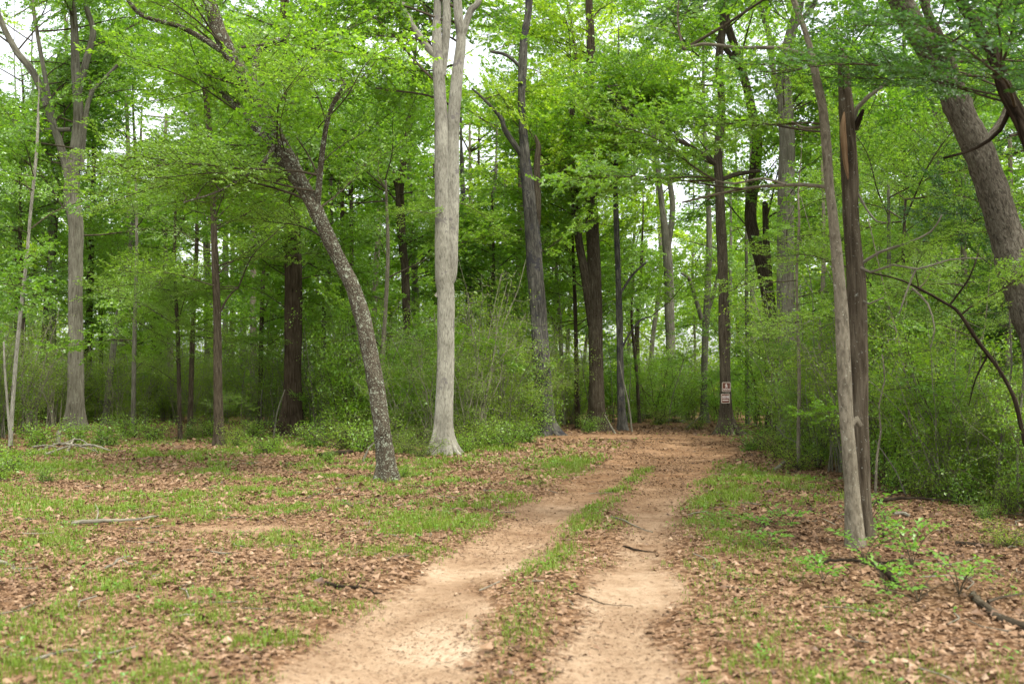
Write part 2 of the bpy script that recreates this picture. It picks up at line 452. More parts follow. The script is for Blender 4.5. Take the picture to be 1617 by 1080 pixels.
gmat, n, l = new_mat('ground_soil_and_leaf_mould')
a = attr(n, 'rnd'); tc = n.new('ShaderNodeTexCoord')
def noise(scale, det=4, rough=.6, src=None):
    t = n.new('ShaderNodeTexNoise'); t.inputs['Scale'].default_value = scale; t.inputs['Detail'].default_value = det; t.inputs['Roughness'].default_value = rough
    l.new(src or tc.outputs['Object'], t.inputs[0]); return t
def cmix(fac, A, B, mode='MIX'):
    m = n.new('ShaderNodeMix'); m.data_type = 'RGBA'; m.blend_type = mode
    if isinstance(fac, float): m.inputs[0].default_value = fac
    else: l.new(fac, m.inputs[0])
    for k, v in ((6, A), (7, B)):
        if isinstance(v, tuple): m.inputs[k].default_value = (*v, 1)
        else: l.new(v, m.inputs[k])
    return m.outputs[2]
s1 = noise(1.1, 5); s2 = noise(14, 6, .7); s3 = noise(70, 3, .6)
soil = ramp(n, [(.3, (.165, .105, .06)), (.5, (.26, .185, .115)), (.68, (.34, .26, .172))]); l.new(s1.outputs[0], soil.inputs[0])
soilf = ramp(n, [(.32, (.68, .62, .58)), (.5, (1, 1, 1)), (.75, (1.12, 1.13, 1.15))]); l.new(s2.outputs[0], soilf.inputs[0])
soilc = cmix(.85, soil.outputs[0], soilf.outputs[0], 'MULTIPLY')
# crumbs of leaf and bark on the soil
v = n.new('ShaderNodeTexVoronoi'); v.inputs['Scale'].default_value = 55; l.new(tc.outputs['Object'], v.inputs[0])
cr = n.new('ShaderNodeMapRange'); cr.inputs[1].default_value = .17; cr.inputs[2].default_value = .1; l.new(v.outputs['Distance'], cr.inputs[0])
cg = n.new('ShaderNodeMapRange'); cg.inputs[1].default_value = .5; cg.inputs[2].default_value = .62; l.new(s2.outputs[0], cg.inputs[0])
cm = n.new('ShaderNodeMath'); cm.operation = 'MULTIPLY'; l.new(cr.outputs[0], cm.inputs[0]); l.new(cg.outputs[0], cm.inputs[1])
soilc = cmix(cm.outputs[0], soilc, (.16, .085, .05))
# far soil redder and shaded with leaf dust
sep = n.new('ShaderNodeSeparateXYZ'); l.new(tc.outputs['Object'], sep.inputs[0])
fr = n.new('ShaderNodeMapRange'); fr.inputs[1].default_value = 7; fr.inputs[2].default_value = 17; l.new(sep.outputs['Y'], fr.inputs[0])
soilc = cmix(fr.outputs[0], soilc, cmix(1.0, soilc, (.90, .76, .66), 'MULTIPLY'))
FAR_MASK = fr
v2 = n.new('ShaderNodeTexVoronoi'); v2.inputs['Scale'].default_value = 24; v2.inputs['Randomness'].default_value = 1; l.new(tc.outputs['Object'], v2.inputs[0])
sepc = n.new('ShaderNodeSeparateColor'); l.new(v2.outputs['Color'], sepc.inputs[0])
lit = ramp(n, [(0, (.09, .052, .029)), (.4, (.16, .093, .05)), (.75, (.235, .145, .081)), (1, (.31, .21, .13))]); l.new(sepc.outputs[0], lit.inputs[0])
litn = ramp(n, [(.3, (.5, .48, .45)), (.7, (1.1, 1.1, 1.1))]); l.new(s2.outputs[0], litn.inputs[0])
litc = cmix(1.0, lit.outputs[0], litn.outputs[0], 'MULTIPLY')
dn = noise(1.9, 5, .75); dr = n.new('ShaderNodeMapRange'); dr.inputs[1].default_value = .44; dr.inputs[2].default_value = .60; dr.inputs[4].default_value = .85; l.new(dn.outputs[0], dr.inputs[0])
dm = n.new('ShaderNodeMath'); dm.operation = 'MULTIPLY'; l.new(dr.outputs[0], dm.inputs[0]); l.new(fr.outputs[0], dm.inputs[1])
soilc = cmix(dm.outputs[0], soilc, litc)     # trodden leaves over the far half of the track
# edge of the soil broken up by noise
ed = n.new('ShaderNodeMath'); ed.operation = 'MULTIPLY_ADD'; ed.inputs[1].default_value = .9; l.new(s2.outputs[0], ed.inputs[0])
sb = n.new('ShaderNodeMath'); sb.operation = 'SUBTRACT'; sb.inputs[1].default_value = .45; l.new(a.outputs['Fac'], sb.inputs[0]); l.new(sb.outputs[0], ed.inputs[2])
em = n.new('ShaderNodeMapRange'); em.inputs[1].default_value = .33; em.inputs[2].default_value = .62; l.new(ed.outputs[0], em.inputs[0])
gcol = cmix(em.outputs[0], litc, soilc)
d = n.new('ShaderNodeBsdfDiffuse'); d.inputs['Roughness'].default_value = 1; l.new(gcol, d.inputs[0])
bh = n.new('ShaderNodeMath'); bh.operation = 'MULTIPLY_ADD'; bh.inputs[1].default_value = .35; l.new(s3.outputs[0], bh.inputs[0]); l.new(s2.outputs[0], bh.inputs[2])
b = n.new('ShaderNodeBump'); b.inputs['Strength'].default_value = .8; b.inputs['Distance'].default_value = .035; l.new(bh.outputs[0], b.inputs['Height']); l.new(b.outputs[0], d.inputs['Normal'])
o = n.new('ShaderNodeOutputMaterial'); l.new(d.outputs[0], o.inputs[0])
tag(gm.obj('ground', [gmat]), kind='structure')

# ------------------------------------------------------------------ leaf litter, grass, twigs: nobody could count them
LIT = plain_mat('dry_fallen_leaf', [(0, (.075, .043, .024)), (.3, (.155, .089, .047)), (.6, (.235, .143, .079)), (.85, (.305, .20, .118)), (1, (.37, .265, .17))], gloss=.03, trans=.12)
mb = MB()
for y0, y1, den, sz in ((3.6, 7.5, 950, .037), (7.5, 11, 620, .044), (11, 16, 330, .055), (16, 23, 150, .072), (23, 34, 60, .095)):
    w = .62 * y1 + 2
    N = int((y1 - y0) * 2 * w * den)
    x = RNG.uniform(-w, w, N); y = RNG.uniform(y0, y1, N)
    k = np.abs(x) < .6 * y + 2; x, y = x[k], y[k]
    p, g = masks(x, y)
    cl = n2(x, y, 1.7, 77, 2)
    keep = RNG.random(len(x)) < np.clip((1 - p) ** 1.5 * (.45 + 1.0 * cl) * (1 - .55 * np.clip(g, 0, 1)), .02 + .5 * np.clip((y - 8) / 10, 0, 1) * np.clip((cl - .33) * 4, 0, 1), 1)
    x, y = x[keep], y[keep]; N = len(x)
    th = RNG.uniform(0, 2 * np.pi, N)
    D = np.stack([np.cos(th), np.sin(th), RNG.normal(0, .17, N)], 1)
    Nn = np.stack([RNG.normal(0, .35, N), RNG.normal(0, .35, N), np.ones(N)], 1)
    P = np.stack([x, y, height(x, y) + RNG.uniform(.004, .028, N)], 1)
    L = sz * RNG.lognormal(0, .36, N) * (1 - .45 * p[keep])
    rnd = np.clip(RNG.beta(2, 2.2, N) + .25 * (n2(x, y, .8, 88, 2) - .5), 0, 1)
    rnd = np.clip(rnd - .22 * np.clip((x - 1.8) / 1.5, 0, 1) * np.clip((y - 6) / 3, 0, 1), 0, 1)
    leaves(mb, P, D, Nn, L, L * RNG.uniform(.3, .95, N), 0, rnd, fold=.2, curl=.15)
N = 150000      # crumbs and small chips on the bare soil
x = RNG.uniform(-3, 7.5, N); y = RNG.uniform(3.6, 27, N)
p, g = masks(x, y); k = (p > .25) & (RNG.random(N) < np.clip((n2(x, y, 1.4, 120, 3) - .38) * 5, .10, 1)); x, y = x[k], y[k]; N = len(x)
th = RNG.uniform(0, 2 * np.pi, N)
quads(mb, np.stack([x, y, height(x, y) + .004], 1), np.stack([np.cos(th), np.sin(th), RNG.normal(0, .2, N)], 1), np.array((0, 0, 1.)) + RNG.normal(0, .3, (N, 3)), (.009 + .0016 * y) * RNG.lognormal(0, .45, N), .005 + .0011 * y, 0, RNG.beta(1.3, 2.6, N))
tag(mb.obj('leaf_litter', [LIT], smooth=False), 'brown and tan fallen leaves covering the forest floor', 'leaf litter', kind='stuff')

GRM = leaf_mat('grass_blade', (.22, .20, .07), (.15, .22, .025), (.20, .30, .03), .4, .03, 1.3)
mb = MB()
for y0, y1, den, hgt, wd in ((3.6, 7.5, 1400, .045, .005), (7.5, 12, 900, .052, .0065), (12, 19, 480, .06, .01), (19, 30, 170, .08, .02)):
    w = .62 * y1 + 2
    N = int((y1 - y0) * 2 * w * den)
    x = RNG.uniform(-w, w, N); y = RNG.uniform(y0, y1, N)
    k = np.abs(x) < .6 * y + 1.5; x, y = x[k], y[k]
    p, g = masks(x, y)
    tu = .55 * n2(x, y, 9, 61, 2) + .45 * n2(x, y, 2.6, 66, 2)
    keep = RNG.random(len(x)) < np.clip(g * 1.35 * np.clip((tu - .36) * 5, 0, 1.3), 0, 1)
    x, y, g = x[keep], y[keep], g[keep]
    rep = 3
    x = np.repeat(x, rep) + RNG.normal(0, .016, len(x) * rep); y = np.repeat(y, rep) + RNG.normal(0, .016, len(y) * rep); g = np.repeat(g, rep)
    N = len(x); h = hgt * RNG.lognormal(0, .35, N) * (.55 + .75 * np.clip(g, 0, 1.1))
    th = RNG.uniform(0, 2 * np.pi, N); lean = RNG.uniform(.15, .85, N)
    dx, dy = np.cos(th), np.sin(th)
    P = np.stack([x, y, height(x, y) - .004], 1)
    W = wd * RNG.uniform(.6, 1.4, N)
    sx = np.stack([-dy, dx, np.zeros(N)], 1) * W[:, None] * .5
    m1 = P + np.stack([dx * h * lean * .25, dy * h * lean * .25, h * .6], 1)
    tp = P + np.stack([dx * h * lean, dy * h * lean, h * (1 - .3 * lean)], 1)
    V = np.stack([P - sx, P + sx, m1 - sx * .8, m1 + sx * .8, tp], 1).reshape(-1, 3)
    o_ = np.arange(N)[:, None] * 5
    Fc = np.concatenate([o_ + np.array([[0, 1, 3]]), o_ + np.array([[0, 3, 2]]), o_ + np.array([[2, 3, 4]])])
    mb.add(V, Fc, 0, np.repeat(np.clip(RNG.beta(2, 2, N) * .8 + .25 * (g - .4), 0, 1), 5))
print('grass tris', sum(len(f) for f in mb.f))
tag(mb.obj('grass', [GRM], smooth=False), 'short bright green grass in tufts along the track and clearing', 'grass', kind='stuff')

# broad-leaved weeds between the grass
mb = MB()
N = 5200
x = RNG.uniform(-15, 13, N * 4); y = RNG.uniform(4, 27, N * 4)
p, g = masks(x, y)
k = (RNG.random(len(x)) < np.clip(g + .04, 0, 1) * (1 - p) * .55) & (np.abs(x) < .6 * y + 1.5)
x, y = x[k], y[k]
rep = 7
cx, cy_ = np.repeat(x, rep), np.repeat(y, rep); N = len(cx)
th = RNG.uniform(0, 2 * np.pi, N); rr = RNG.uniform(0, .05, N)
P = np.stack([cx + np.cos(th) * rr, cy_ + np.sin(th) * rr, np.zeros(N)], 1); P[:, 2] = height(cx, cy_) + RNG.uniform(.01, .07, N)
D = np.stack([np.cos(th), np.sin(th), RNG.uniform(-.1, .8, N)], 1)
L = RNG.uniform(.02, .04, N) * (1 + .02 * cy_)
leaves(mb, P, D, np.tile((0, 0, 1.), (N, 1)) + RNG.normal(0, .2, (N, 3)), L, L * .6, 0, RNG.random(N))
tag(mb.obj('ground_cover', [LM['plant']], smooth=False), 'tiny green weeds scattered among the fallen leaves', 'weeds', kind='stuff')

mb = MB()
N = 1500
x = RNG.uniform(-16, 14, N * 2); y = RNG.uniform(4, 28, N * 2)
p, g = masks(x, y); k = (RNG.random(len(x)) < .5 * (1 - p)) & (p < .3) & (np.abs(x) < .6 * y + 1)
for X0, Y0 in zip(x[k], y[k]):
    L = random.uniform(.08, .42); th = random.uniform(0, 6.28)
    q = [(X0, Y0), (X0 + math.cos(th) * L * .5 + random.uniform(-.03, .03), Y0 + math.sin(th) * L * .5), (X0 + math.cos(th + .2) * L, Y0 + math.sin(th + .2) * L)]
    zz = height([a_[0] for a_ in q], [a_[1] for a_ in q])
    tube(mb, [(a_[0], a_[1], z_ + random.uniform(.01, .03)) for a_, z_ in zip(q, zz)], [random.uniform(.003, .007)] * 3, 3)
tag(mb.obj('twig_litter', [BK['dead']]), 'small dry grey twigs strewn over the forest floor', 'twigs', kind='stuff')

# ------------------------------------------------------------------ leafy boughs, made once each and shared
def make_bough(seed, style, L=4.0, nsec=20, leaf=.08, wid=.6, tert=.13, per=8, flat=1.0, droop=.035, fine=False):
    rg = np.random.default_rng(seed)
    mb = MB()
    t = np.linspace(0, 1, 11)
    main = np.stack([t * L, .18 * np.sin(t * 5 + seed) * t * L / 3, .10 * L * t - droop * (t * L) ** 2 + .05 * np.sin(t * 9 + seed * 2)], 1)
    tube(mb, main, .0062 * L * (1 - .88 * t) ** 1.2 + .003, 5, 1)
    LP, LD, LN = [], [], []
    up = np.array((0, 0, 1.))
    for s in range(nsec):
        u = .16 + .84 * (s + rg.random() * .8) / nsec
        k = min(int(u * 10), 9); f = u * 10 - k
        p0 = main[k] * (1 - f) + main[k + 1] * f
        ax = unit(main[k + 1] - main[k])
        sg = 1 if s % 2 else -1
        an = math.radians(rg.uniform(32, 72)) * sg
        d = np.array((math.cos(an), math.sin(an), rg.uniform(-.5, .8) * flat + .1))
        d = unit(d * 1.0 + ax * .25)
        Ls = L * .42 * (1 - .62 * u) * rg.uniform(.6, 1.25) + .25
        nn = 5; tt = np.linspace(0, 1, nn)
        sec = p0 + d * (tt * Ls)[:, None] + up * (-.06 * (tt * Ls) ** 2)[:, None] + rg.normal(0, .03, (nn, 3)) * tt[:, None]
        tube(mb, sec, (.006 * (1 - .75 * tt) + .0018) * (L / 4), 3, 1, cap=False)
        nt = max(3, int(Ls / tert))
        for q in range(nt):
            v_ = .12 + .88 * (q + rg.random() * .7) / nt
            kk = min(int(v_ * (nn - 1)), nn - 2); ff = v_ * (nn - 1) - kk
            p1 = sec[kk] * (1 - ff) + sec[kk + 1] * ff
            s2_ = 1 if q % 2 else -1
            side = unit(np.cross(d, up)) * s2_
            d2 = unit(d * rg.uniform(.3, 1) + side * rg.uniform(.4, 1) + up * rg.uniform(-.4, .5) * flat)
            Lt = rg.uniform(.16, .42) * (1 - .3 * v_)
            p2 = p1 + d2 * Lt + up * (-.03)
            tube(mb, [p1, p2], [.0022, .0012], 3, 1, cap=False)
            m = rg.integers(per - 2, per + 3)
            w = (np.arange(m) + rg.random(m)) / m
            LP.append(p1 + (p2 - p1) * w[:, None] + rg.normal(0, .008, (m, 3)))
            sd_ = np.where(np.arange(m) % 2 == 0, 1, -1)[:, None]
            LD.append(d2 * .7 + np.cross(d2, up) * sd_ * .9 + rg.normal(0, .3, (m, 3)) - up * .15)
            LN.append(up + rg.normal(0, .42 + .3 * flat, (m, 3)))
    P, D, Nn = np.concatenate(LP), np.concatenate(LD), np.concatenate(LN)
    Lf = leaf * rg.lognormal(0, .25, len(P))
    leaves(mb, P, D, Nn, Lf, Lf * wid * rg.uniform(.8, 1.2, len(P)), 0, rg.random(len(P)))
    return mb.mesh('leafy_bough', [LM[style], TWIG])

BOUGH = {
    'bright': [make_bough(s, 'bright', leaf=.10, wid=.62, nsec=18, per=7) for s in (1, 2, 3, 4)],
    'lime': [make_bough(s, 'lime', leaf=.10, wid=.62, nsec=18, per=7) for s in (5, 6, 7)],
    'mid': [make_bough(s, 'mid', leaf=.098, wid=.6, nsec=18, per=7) for s in (11, 12, 13, 14)],
    'dark': [make_bough(s, 'dark', leaf=.075, wid=.5, flat=.6, nsec=22, tert=.11) for s in (21, 22, 23)],
    'fine': [make_bough(s, 'needle', leaf=.05, wid=.55, flat=.9, nsec=24, tert=.1, per=11, droop=.05) for s in (31, 32, 33)],
    'sparse': [make_bough(s, 'bright', leaf=.095, wid=.6, nsec=15, tert=.2, per=5) for s in (41, 42, 43)],
}
print('bough tris', {k: [len(m.polygons) for m in v] for k, v in BOUGH.items()})

def make_shrub(seed, style, H=2.6, R=1.5, stems=11, leaf=.035, nleaf=7000, low=.12, twig=TWIG):
    rg = np.random.default_rng(seed)
    mb = MB(); tips = []
    for s in range(stems):
        az = rg.uniform(0, 2 * np.pi); rad = R * rg.uniform(.25, 1.0); h = H * rg.uniform(.6, 1.05)
        b = np.array((rg.normal(0, .12), rg.normal(0, .12), -.05))
        t = np.linspace(0, 1, 7)[:, None]
        e = np.array((math.cos(az) * rad, math.sin(az) * rad, h))
        st = b + (e - b) * np.hstack([t ** 1.5, t ** 1.5, t]) + rg.normal(0, .05, (7, 3)) * t
        r0 = rg.uniform(.008, .02)
        tube(mb, st, r0 * (1 - .8 * t[:, 0]), 4, 1)
        for q in range(rg.integers(7, 12)):
            u = rg.uniform(low, 1); k = min(int(u * 6), 5); f = u * 6 - k
            p0 = st[k] * (1 - f) + st[k + 1] * f
            a2 = rg.uniform(0, 2 * np.pi); Lb = rg.uniform(.3, .95) * R * .6
            d = np.array((math.cos(a2), math.sin(a2), rg.uniform(-.25, .6)))
            p1 = p0 + d * Lb * .5 + rg.normal(0, .03, 3); p2 = p0 + d * Lb + np.array((0, 0, -.08 * Lb)) + rg.normal(0, .04, 3)
            tube(mb, [p0, p1, p2], [.005, .0035, .0015], 3, 1, cap=False)
            tips.append((p0, p1, p2))
    T = np.array(tips)
    idx = rg.integers(0, len(T), nleaf); u = rg.uniform(.1, 1.08, nleaf)[:, None]
    A = T[idx]
    P = np.where(u < .5, A[:, 0] + (A[:, 1] - A[:, 0]) * u * 2, A[:, 1] + (A[:, 2] - A[:, 1]) * (u * 2 - 1))
    P = P + rg.normal(0, .075, (nleaf, 3))
    P[:, 2] = np.maximum(P[:, 2], .04)
    D = unit(rg.normal(0, 1, (nleaf, 3)) + (A[:, 2] - A[:, 0]) * .8)
    Nn = np.array((0, 0, 1.)) + rg.normal(0, .6, (nleaf, 3))
    Lf = leaf * rg.lognormal(0, .25, nleaf)
    leaves(mb, P, D, Nn, Lf, Lf * .55, 0, rg.random(nleaf))
    return mb.mesh('shrub_foliage', [LM[style], twig])

SHRUB = {
    'olive': [make_shrub(s, 'shrub', leaf=.036, nleaf=7500, stems=16, twig=TWIG_PALE) for s in (1, 2, 3)],
    'green': [make_shrub(s, 'bright', leaf=.046, nleaf=5000, stems=11) for s in (5, 6)],
    'bright': [make_shrub(s, 'bright', leaf=.065, nleaf=2600, stems=8, R=1.3) for s in (8, 9)],
    'low': [make_shrub(s, 'bright', H=.8, R=.9, leaf=.05, nleaf=1500, stems=12) for s in (10, 11)],
    'lowolive': [make_shrub(s, 'shrub', H=.8, R=1.0, leaf=.04, nleaf=1700, stems=11) for s in (12, 13)],
    'stemmy': [make_shrub(s, 'shrub', H=3.4, R=1.1, leaf=.036, nleaf=3600, stems=18, low=.3, twig=TWIG_PALE) for s in (14, 15)],
}

# ------------------------------------------------------------------ trees
SKY_GAPS = [(30, 60, 75), (20, 130, 60), (150, 250, 40), (225, 200, 60), (330, 395, 55), (745, 120, 55), (760, 230, 60), (735, 290, 45), (1050, 300, 45), (1010, 380, 28), (1085, 390, 32), (1060, 230, 60),
            (1300, 20, 70), (1350, 35, 60), (1420, 60, 50), (1190, 100, 40), (1095, 110, 45), (1180, 260, 40), (1590, 260, 45), (500, 370, 25), (960, 330, 30), (580, 60, 30), (1000, 60, 50), (1560, 60, 30)]
def in_gap(px, py, Yd):
    return any((px - a_) ** 2 + (py - b_) ** 2 < r_ * r_ for a_, b_, r_ in SKY_GAPS)

TRUNKS = [  # (x0, y0, x1, y1, half width, distance): trunks that stand clear of nearer leaves
    (475, 300, 345, 60, 30, 16.5), (700, 480, 702, -20, 42, 22), (852, 520, 833, 0, 34, 30), (848, 350, 848, 210, 25, 30), (943, 660, 936, 380, 34, 31), (915, 480, 910, 330, 25, 31), (1060, 640, 1054, 300, 30, 43), (1144, 640, 1138, 130, 26, 28.5),
    (1242, 500, 1240, 60, 36, 27), (1214, 500, 1190, 340, 28, 31), (1190, 330, 1155, 40, 26, 31), (1640, 540, 1540, 230, 60, 12), (1470, 90, 1405, -20, 50, 12), (117, 640, 113, 250, 34, 31), (107, 270, 0, 30, 32, 31), (120, 250, 125, 0, 30, 31), (130, 120, 150, 0, 25, 31), (463, 660, 463, 430, 32, 29),
    (1340, 860, 1330, 80, 34, 9.9), (1325, 480, 1255, 0, 28, 9.4), (640, 480, 632, 290, 24, 34), (345, 660, 341, 350, 24, 25), (1370, 180, 1410, 120, 24, 9.8), (1600, 190, 1510, 0, 26, 8.6), (978, 600, 975, 380, 16, 31)]
def hides_trunk(px, py, Yd):
    for x0, y0, x1, y1, hw, Yt in TRUNKS:
        if Yd > Yt - .2: continue
        t = min(1, max(0, ((px - x0) * (x1 - x0) + (py - y0) * (y1 - y0)) / ((x1 - x0) ** 2 + (y1 - y0) ** 2)))
        if math.hypot(px - x0 - t * (x1 - x0), py - y0 - t * (y1 - y0)) < hw + 320 / Yd: return True
    return False

def place_bough(crown, base, direction, length, style, rg):
    me = BOUGH[style][rg.integers(len(BOUGH[style]))]
    o = link('leafy_bough', me, crown)
    x = unit(direction); z = np.array((0, 0, 1.)) - x * x[2]
    z = unit(z); y = np.cross(z, x)
    roll = rg.normal(0, .25)
    y2 = y * math.cos(roll) + z * math.sin(roll); z2 = np.cross(x, y2)
    s = length / 4.0
    fl = 1 if rg.random() < .5 else -1
    M = Matrix(((x[0] * s, y2[0] * s * fl, z2[0] * s, 0), (x[1] * s, y2[1] * s * fl, z2[1] * s, 0), (x[2] * s, y2[2] * s * fl, z2[2] * s, 0), (0, 0, 0, 1)))
    M.translation = Vector([float(c) for c in base])
    o.matrix_local = M
    return o

NB = [0]
def tree(name, label, cat, path, bark, Y=None, sides=20, step=.14, disp=.02, flare=(.55, .35, 5), limbs=(), boughs=(), top=18.0, top_lean=(0, 0), group=None,
         dead=False, seed=0, Yend=None, groove=9.0, dz=1.6, no_crown=False, twin=None):
    """path: photograph pixels (x, y, width) up the trunk; Y: its distance, else from the ground pixel of its foot"""
    rg = np.random.default_rng(1000 + seed)
    foot = gnd(path[0][0], path[0][1])
    if Y is None: Y = foot[1]
    Yend = Y if Yend is None else Yend
    z_top = at(path[-1][0], path[-1][1], Yend)[2]
    pts, rad = [], []
    for px, py, w in path:
        zz = at(px, py, Y)[2]; f = min(1, max(0, zz / max(z_top, 1e-3)))
        yy = Y + (Yend - Y) * f
        pts.append(at(px, py, yy)); rad.append(w * yy / FPX / 2)
    pts[0] = np.array((pts[0][0], pts[0][1], 0.0))
    base = np.array((pts[0][0], pts[0][1], gz(pts[0][0], pts[0][1])))
    pts[0][2] = base[2] - .12
    if not dead and top > pts[-1][2] + 1:
        d = pts[-1] - pts[-2]; d = unit(d); q = pts[-1]; H = top - q[2]
        for k in range(1, 4):
            q = q + np.array((d[0] * .6 ** k * 1.0 + top_lean[0] * .3, d[1] * .5 + top_lean[1] * .3 + rg.normal(0, .1), 1)) * H / 3
            pts.append(q); rad.append(rad[len(path) - 1] * (1 - k * .3))
    P, R = smooth_path(pts, rad, step)
    root = empty(name, base)
    tag(root, label, cat, group)
    mb = MB()
    fl = (*flare, rg.uniform(0, 6.28)) if flare else None
    tube(mb, P - base, R, sides, 0, disp=disp, flare=fl, seed=seed, groove=groove, dz=dz)
    if twin:
        tp, tr = [], []
        for px, py, w in twin:
            tp.append(at(px, py, Y + .1)); tr.append(w * Y / FPX / 2)
        tP, tR = smooth_path(tp, tr, step)
        tube(mb, tP - base, tR, sides, 0, disp=disp, seed=seed + 50, groove=groove, dz=dz)
    mb.obj('trunk', [BK[bark]], root)
    axes = [(P, R)]
    for lb in limbs:
        lp, opt = (lb, {}) if isinstance(lb, list) else lb
        dy = opt.get('dy', 0)
        n_ = len(lp); q, r = [], []
        for k, (px, py, w) in enumerate(lp):
            zz = at(px, py, Y)[2]; f = min(1, max(0, zz / max(z_top, 1e-3)))
            yy = Y + (Yend - Y) * f + dy * k / max(1, n_ - 1)
            q.append(at(px, py, yy)); r.append(w * yy / FPX / 2)
        if opt.get('up'):
            d = unit(q[-1] - q[-2])
            for k in range(1, 3):
                q.append(q[-1] + (d * .6 + np.array((rg.normal(0, .15), rg.normal(0, .15), .6))) * opt['up'] / 2); r.append(r[-1] * .6)
        lP, lR = smooth_path(q, r, max(.1, step))
        lm = MB(); tube(lm, lP - base, lR, max(6, sides // 2), 0, disp=disp * .5 * min(1, lR.max() / .08), seed=seed + 9)
        lm.obj(opt.get('name', 'limb'), [BK[opt.get('bark', bark)]], root)
        if opt.get("name") != "root": axes.append((lP, lR))
    if boughs and not no_crown:
        crown = empty('crown'); crown.parent = root
        for spec in boughs:
            style, cnt, z0, z1, l0, l1 = spec[:6]; cnt = int(cnt * 1.3 + .5)
            opt = spec[6] if len(spec) > 6 else {}
            az0, az1 = opt.get('az', (0, 360)); el = opt.get('el', (-8, 50)); ax_i = opt.get('ax')
            made = tries = 0
            while made < cnt and tries < cnt * 25:
                tries += 1
                aP, aR = axes[ax_i] if ax_i is not None else axes[rg.integers(len(axes))]
                z = rg.uniform(z0, z1)
                k = int(np.argmin(np.abs(aP[:, 2] - z)))
                if abs(aP[k, 2] - z) > .6: continue
                az = math.radians(rg.uniform(az0, az1)); e = math.radians(rg.uniform(*el))
                d = np.array((math.cos(az) * math.cos(e), math.sin(az) * math.cos(e), math.sin(e)))
                ln = rg.uniform(l0, l1)
                mid = aP[k] + d * ln * .65
                px, py = to_px(mid)
                if in_gap(px, py, mid[1]) and rg.random() < (.93 if Y > 12 else .6): continue
                if any(hides_trunk(*to_px(aP[k] + d * ln * q_), (aP[k] + d * ln * q_)[1]) for q_ in (.4, .65, .9)) and rg.random() < .88: continue
                if mid[1] < 8.5 and abs(mid[0]) < 3.2: continue
                if (px < -250 or px > 1870 or py < -250) and rg.random() < .92: made += .7; continue
                if py < -60 and rg.random() < .45: made += .6; continue
                place_bough(crown, aP[k] - base, d, ln, style, rg)
                made += 1; NB[0] += 1
    return root, axes

B = lambda style, cnt, z0, z1, l0=3, l1=4.5, **o: (style, cnt, z0, z1, l0, l1, o)
exec_trees = True

# ---- near and middle trees, one by one
tree('broadleaf_tree', 'grey forked tree at the far edge of the clearing beside a heap of pale sticks', 'tree',
     [(117, 680, 30), (119, 640, 25), (120, 560, 23), (119, 470, 22), (120, 360, 23), (113, 310, 24), (118, 250, 18), (124, 180, 15), (120, 120, 14), (117, 40, 12), (112, -20, 11)], 'grey', seed=1,
     limbs=[([(117, 330, 18), (107, 270, 15), (85, 200, 12), (55, 120, 11), (25, 80, 10), (0, 30, 9), (-20, -30, 8)], {'up': 4}), ([(122, 150, 12), (138, 90, 11), (147, 50, 10), (134, 0, 9)], {'up': 4}),
            [(112, 205, 7), (60, 205, 7), (20, 190, 6), (-20, 170, 5)], [(128, 270, 8), (140, 160, 8), (170, 120, 6), (200, 90, 5)], [(86, 200, 8), (60, 60, 7), (48, -20, 6)]],
     boughs=[B('mid', 16, 6, 13, 3.5, 5.5), B('bright', 12, 6, 16, 3, 5), B('mid', 10, 12, 18, 3, 5)])
tree('broadleaf_tree', 'leaning brown trunk blotched with pale lichen nearest the grassy clearing', 'tree',
     [(615, 758, 34), (611, 730, 29), (604, 680, 28), (592, 600, 27), (583, 550, 26), (572, 500, 26), (553, 445, 25), (528, 395, 24), (497, 330, 25), (465, 270, 24), (430, 205, 23), (400, 145, 22), (372, 100, 22), (348, 55, 21), (330, 0, 19)],
     'lichen', seed=2, sides=28, step=.08, disp=.022, flare=(.5, .22, 5), top=13, top_lean=(-.5, 0), groove=14, dz=5,
     limbs=[([(495, 325, 16), (440, 250, 13), (395, 190, 12), (370, 165, 9), (330, 130, 8)], {'dy': 1.5}), ([(500, 335, 10), (508, 250, 9), (520, 180, 7), (545, 130, 6)], {'dy': -.8}), ([(400, 145, 10), (410, 80, 10), (455, 60, 8), (500, 50, 6)], {'dy': .5}),
            ([(365, 90, 9), (290, 45, 8), (225, 25, 7), (195, -10, 6)], {'dy': -.6}), ([(440, 222, 8), (410, 262, 5), (350, 300, 3), (290, 320, 2)], {'dy': -1})],
     boughs=[B('sparse', 12, 3.2, 6.5, 1.6, 3.2, el=(-10, 50)), B('bright', 8, 3.8, 7.5, 1.4, 2.6, el=(-10, 55)), B('fine', 6, 2.9, 5.2, 1.8, 3.2, az=(140, 230), el=(-15, 25)), B('bright', 12, 6, 12, 2, 3.4, el=(-5, 50)), B('fine', 4, 3.5, 7, 1.5, 2.6, el=(-10, 35))])
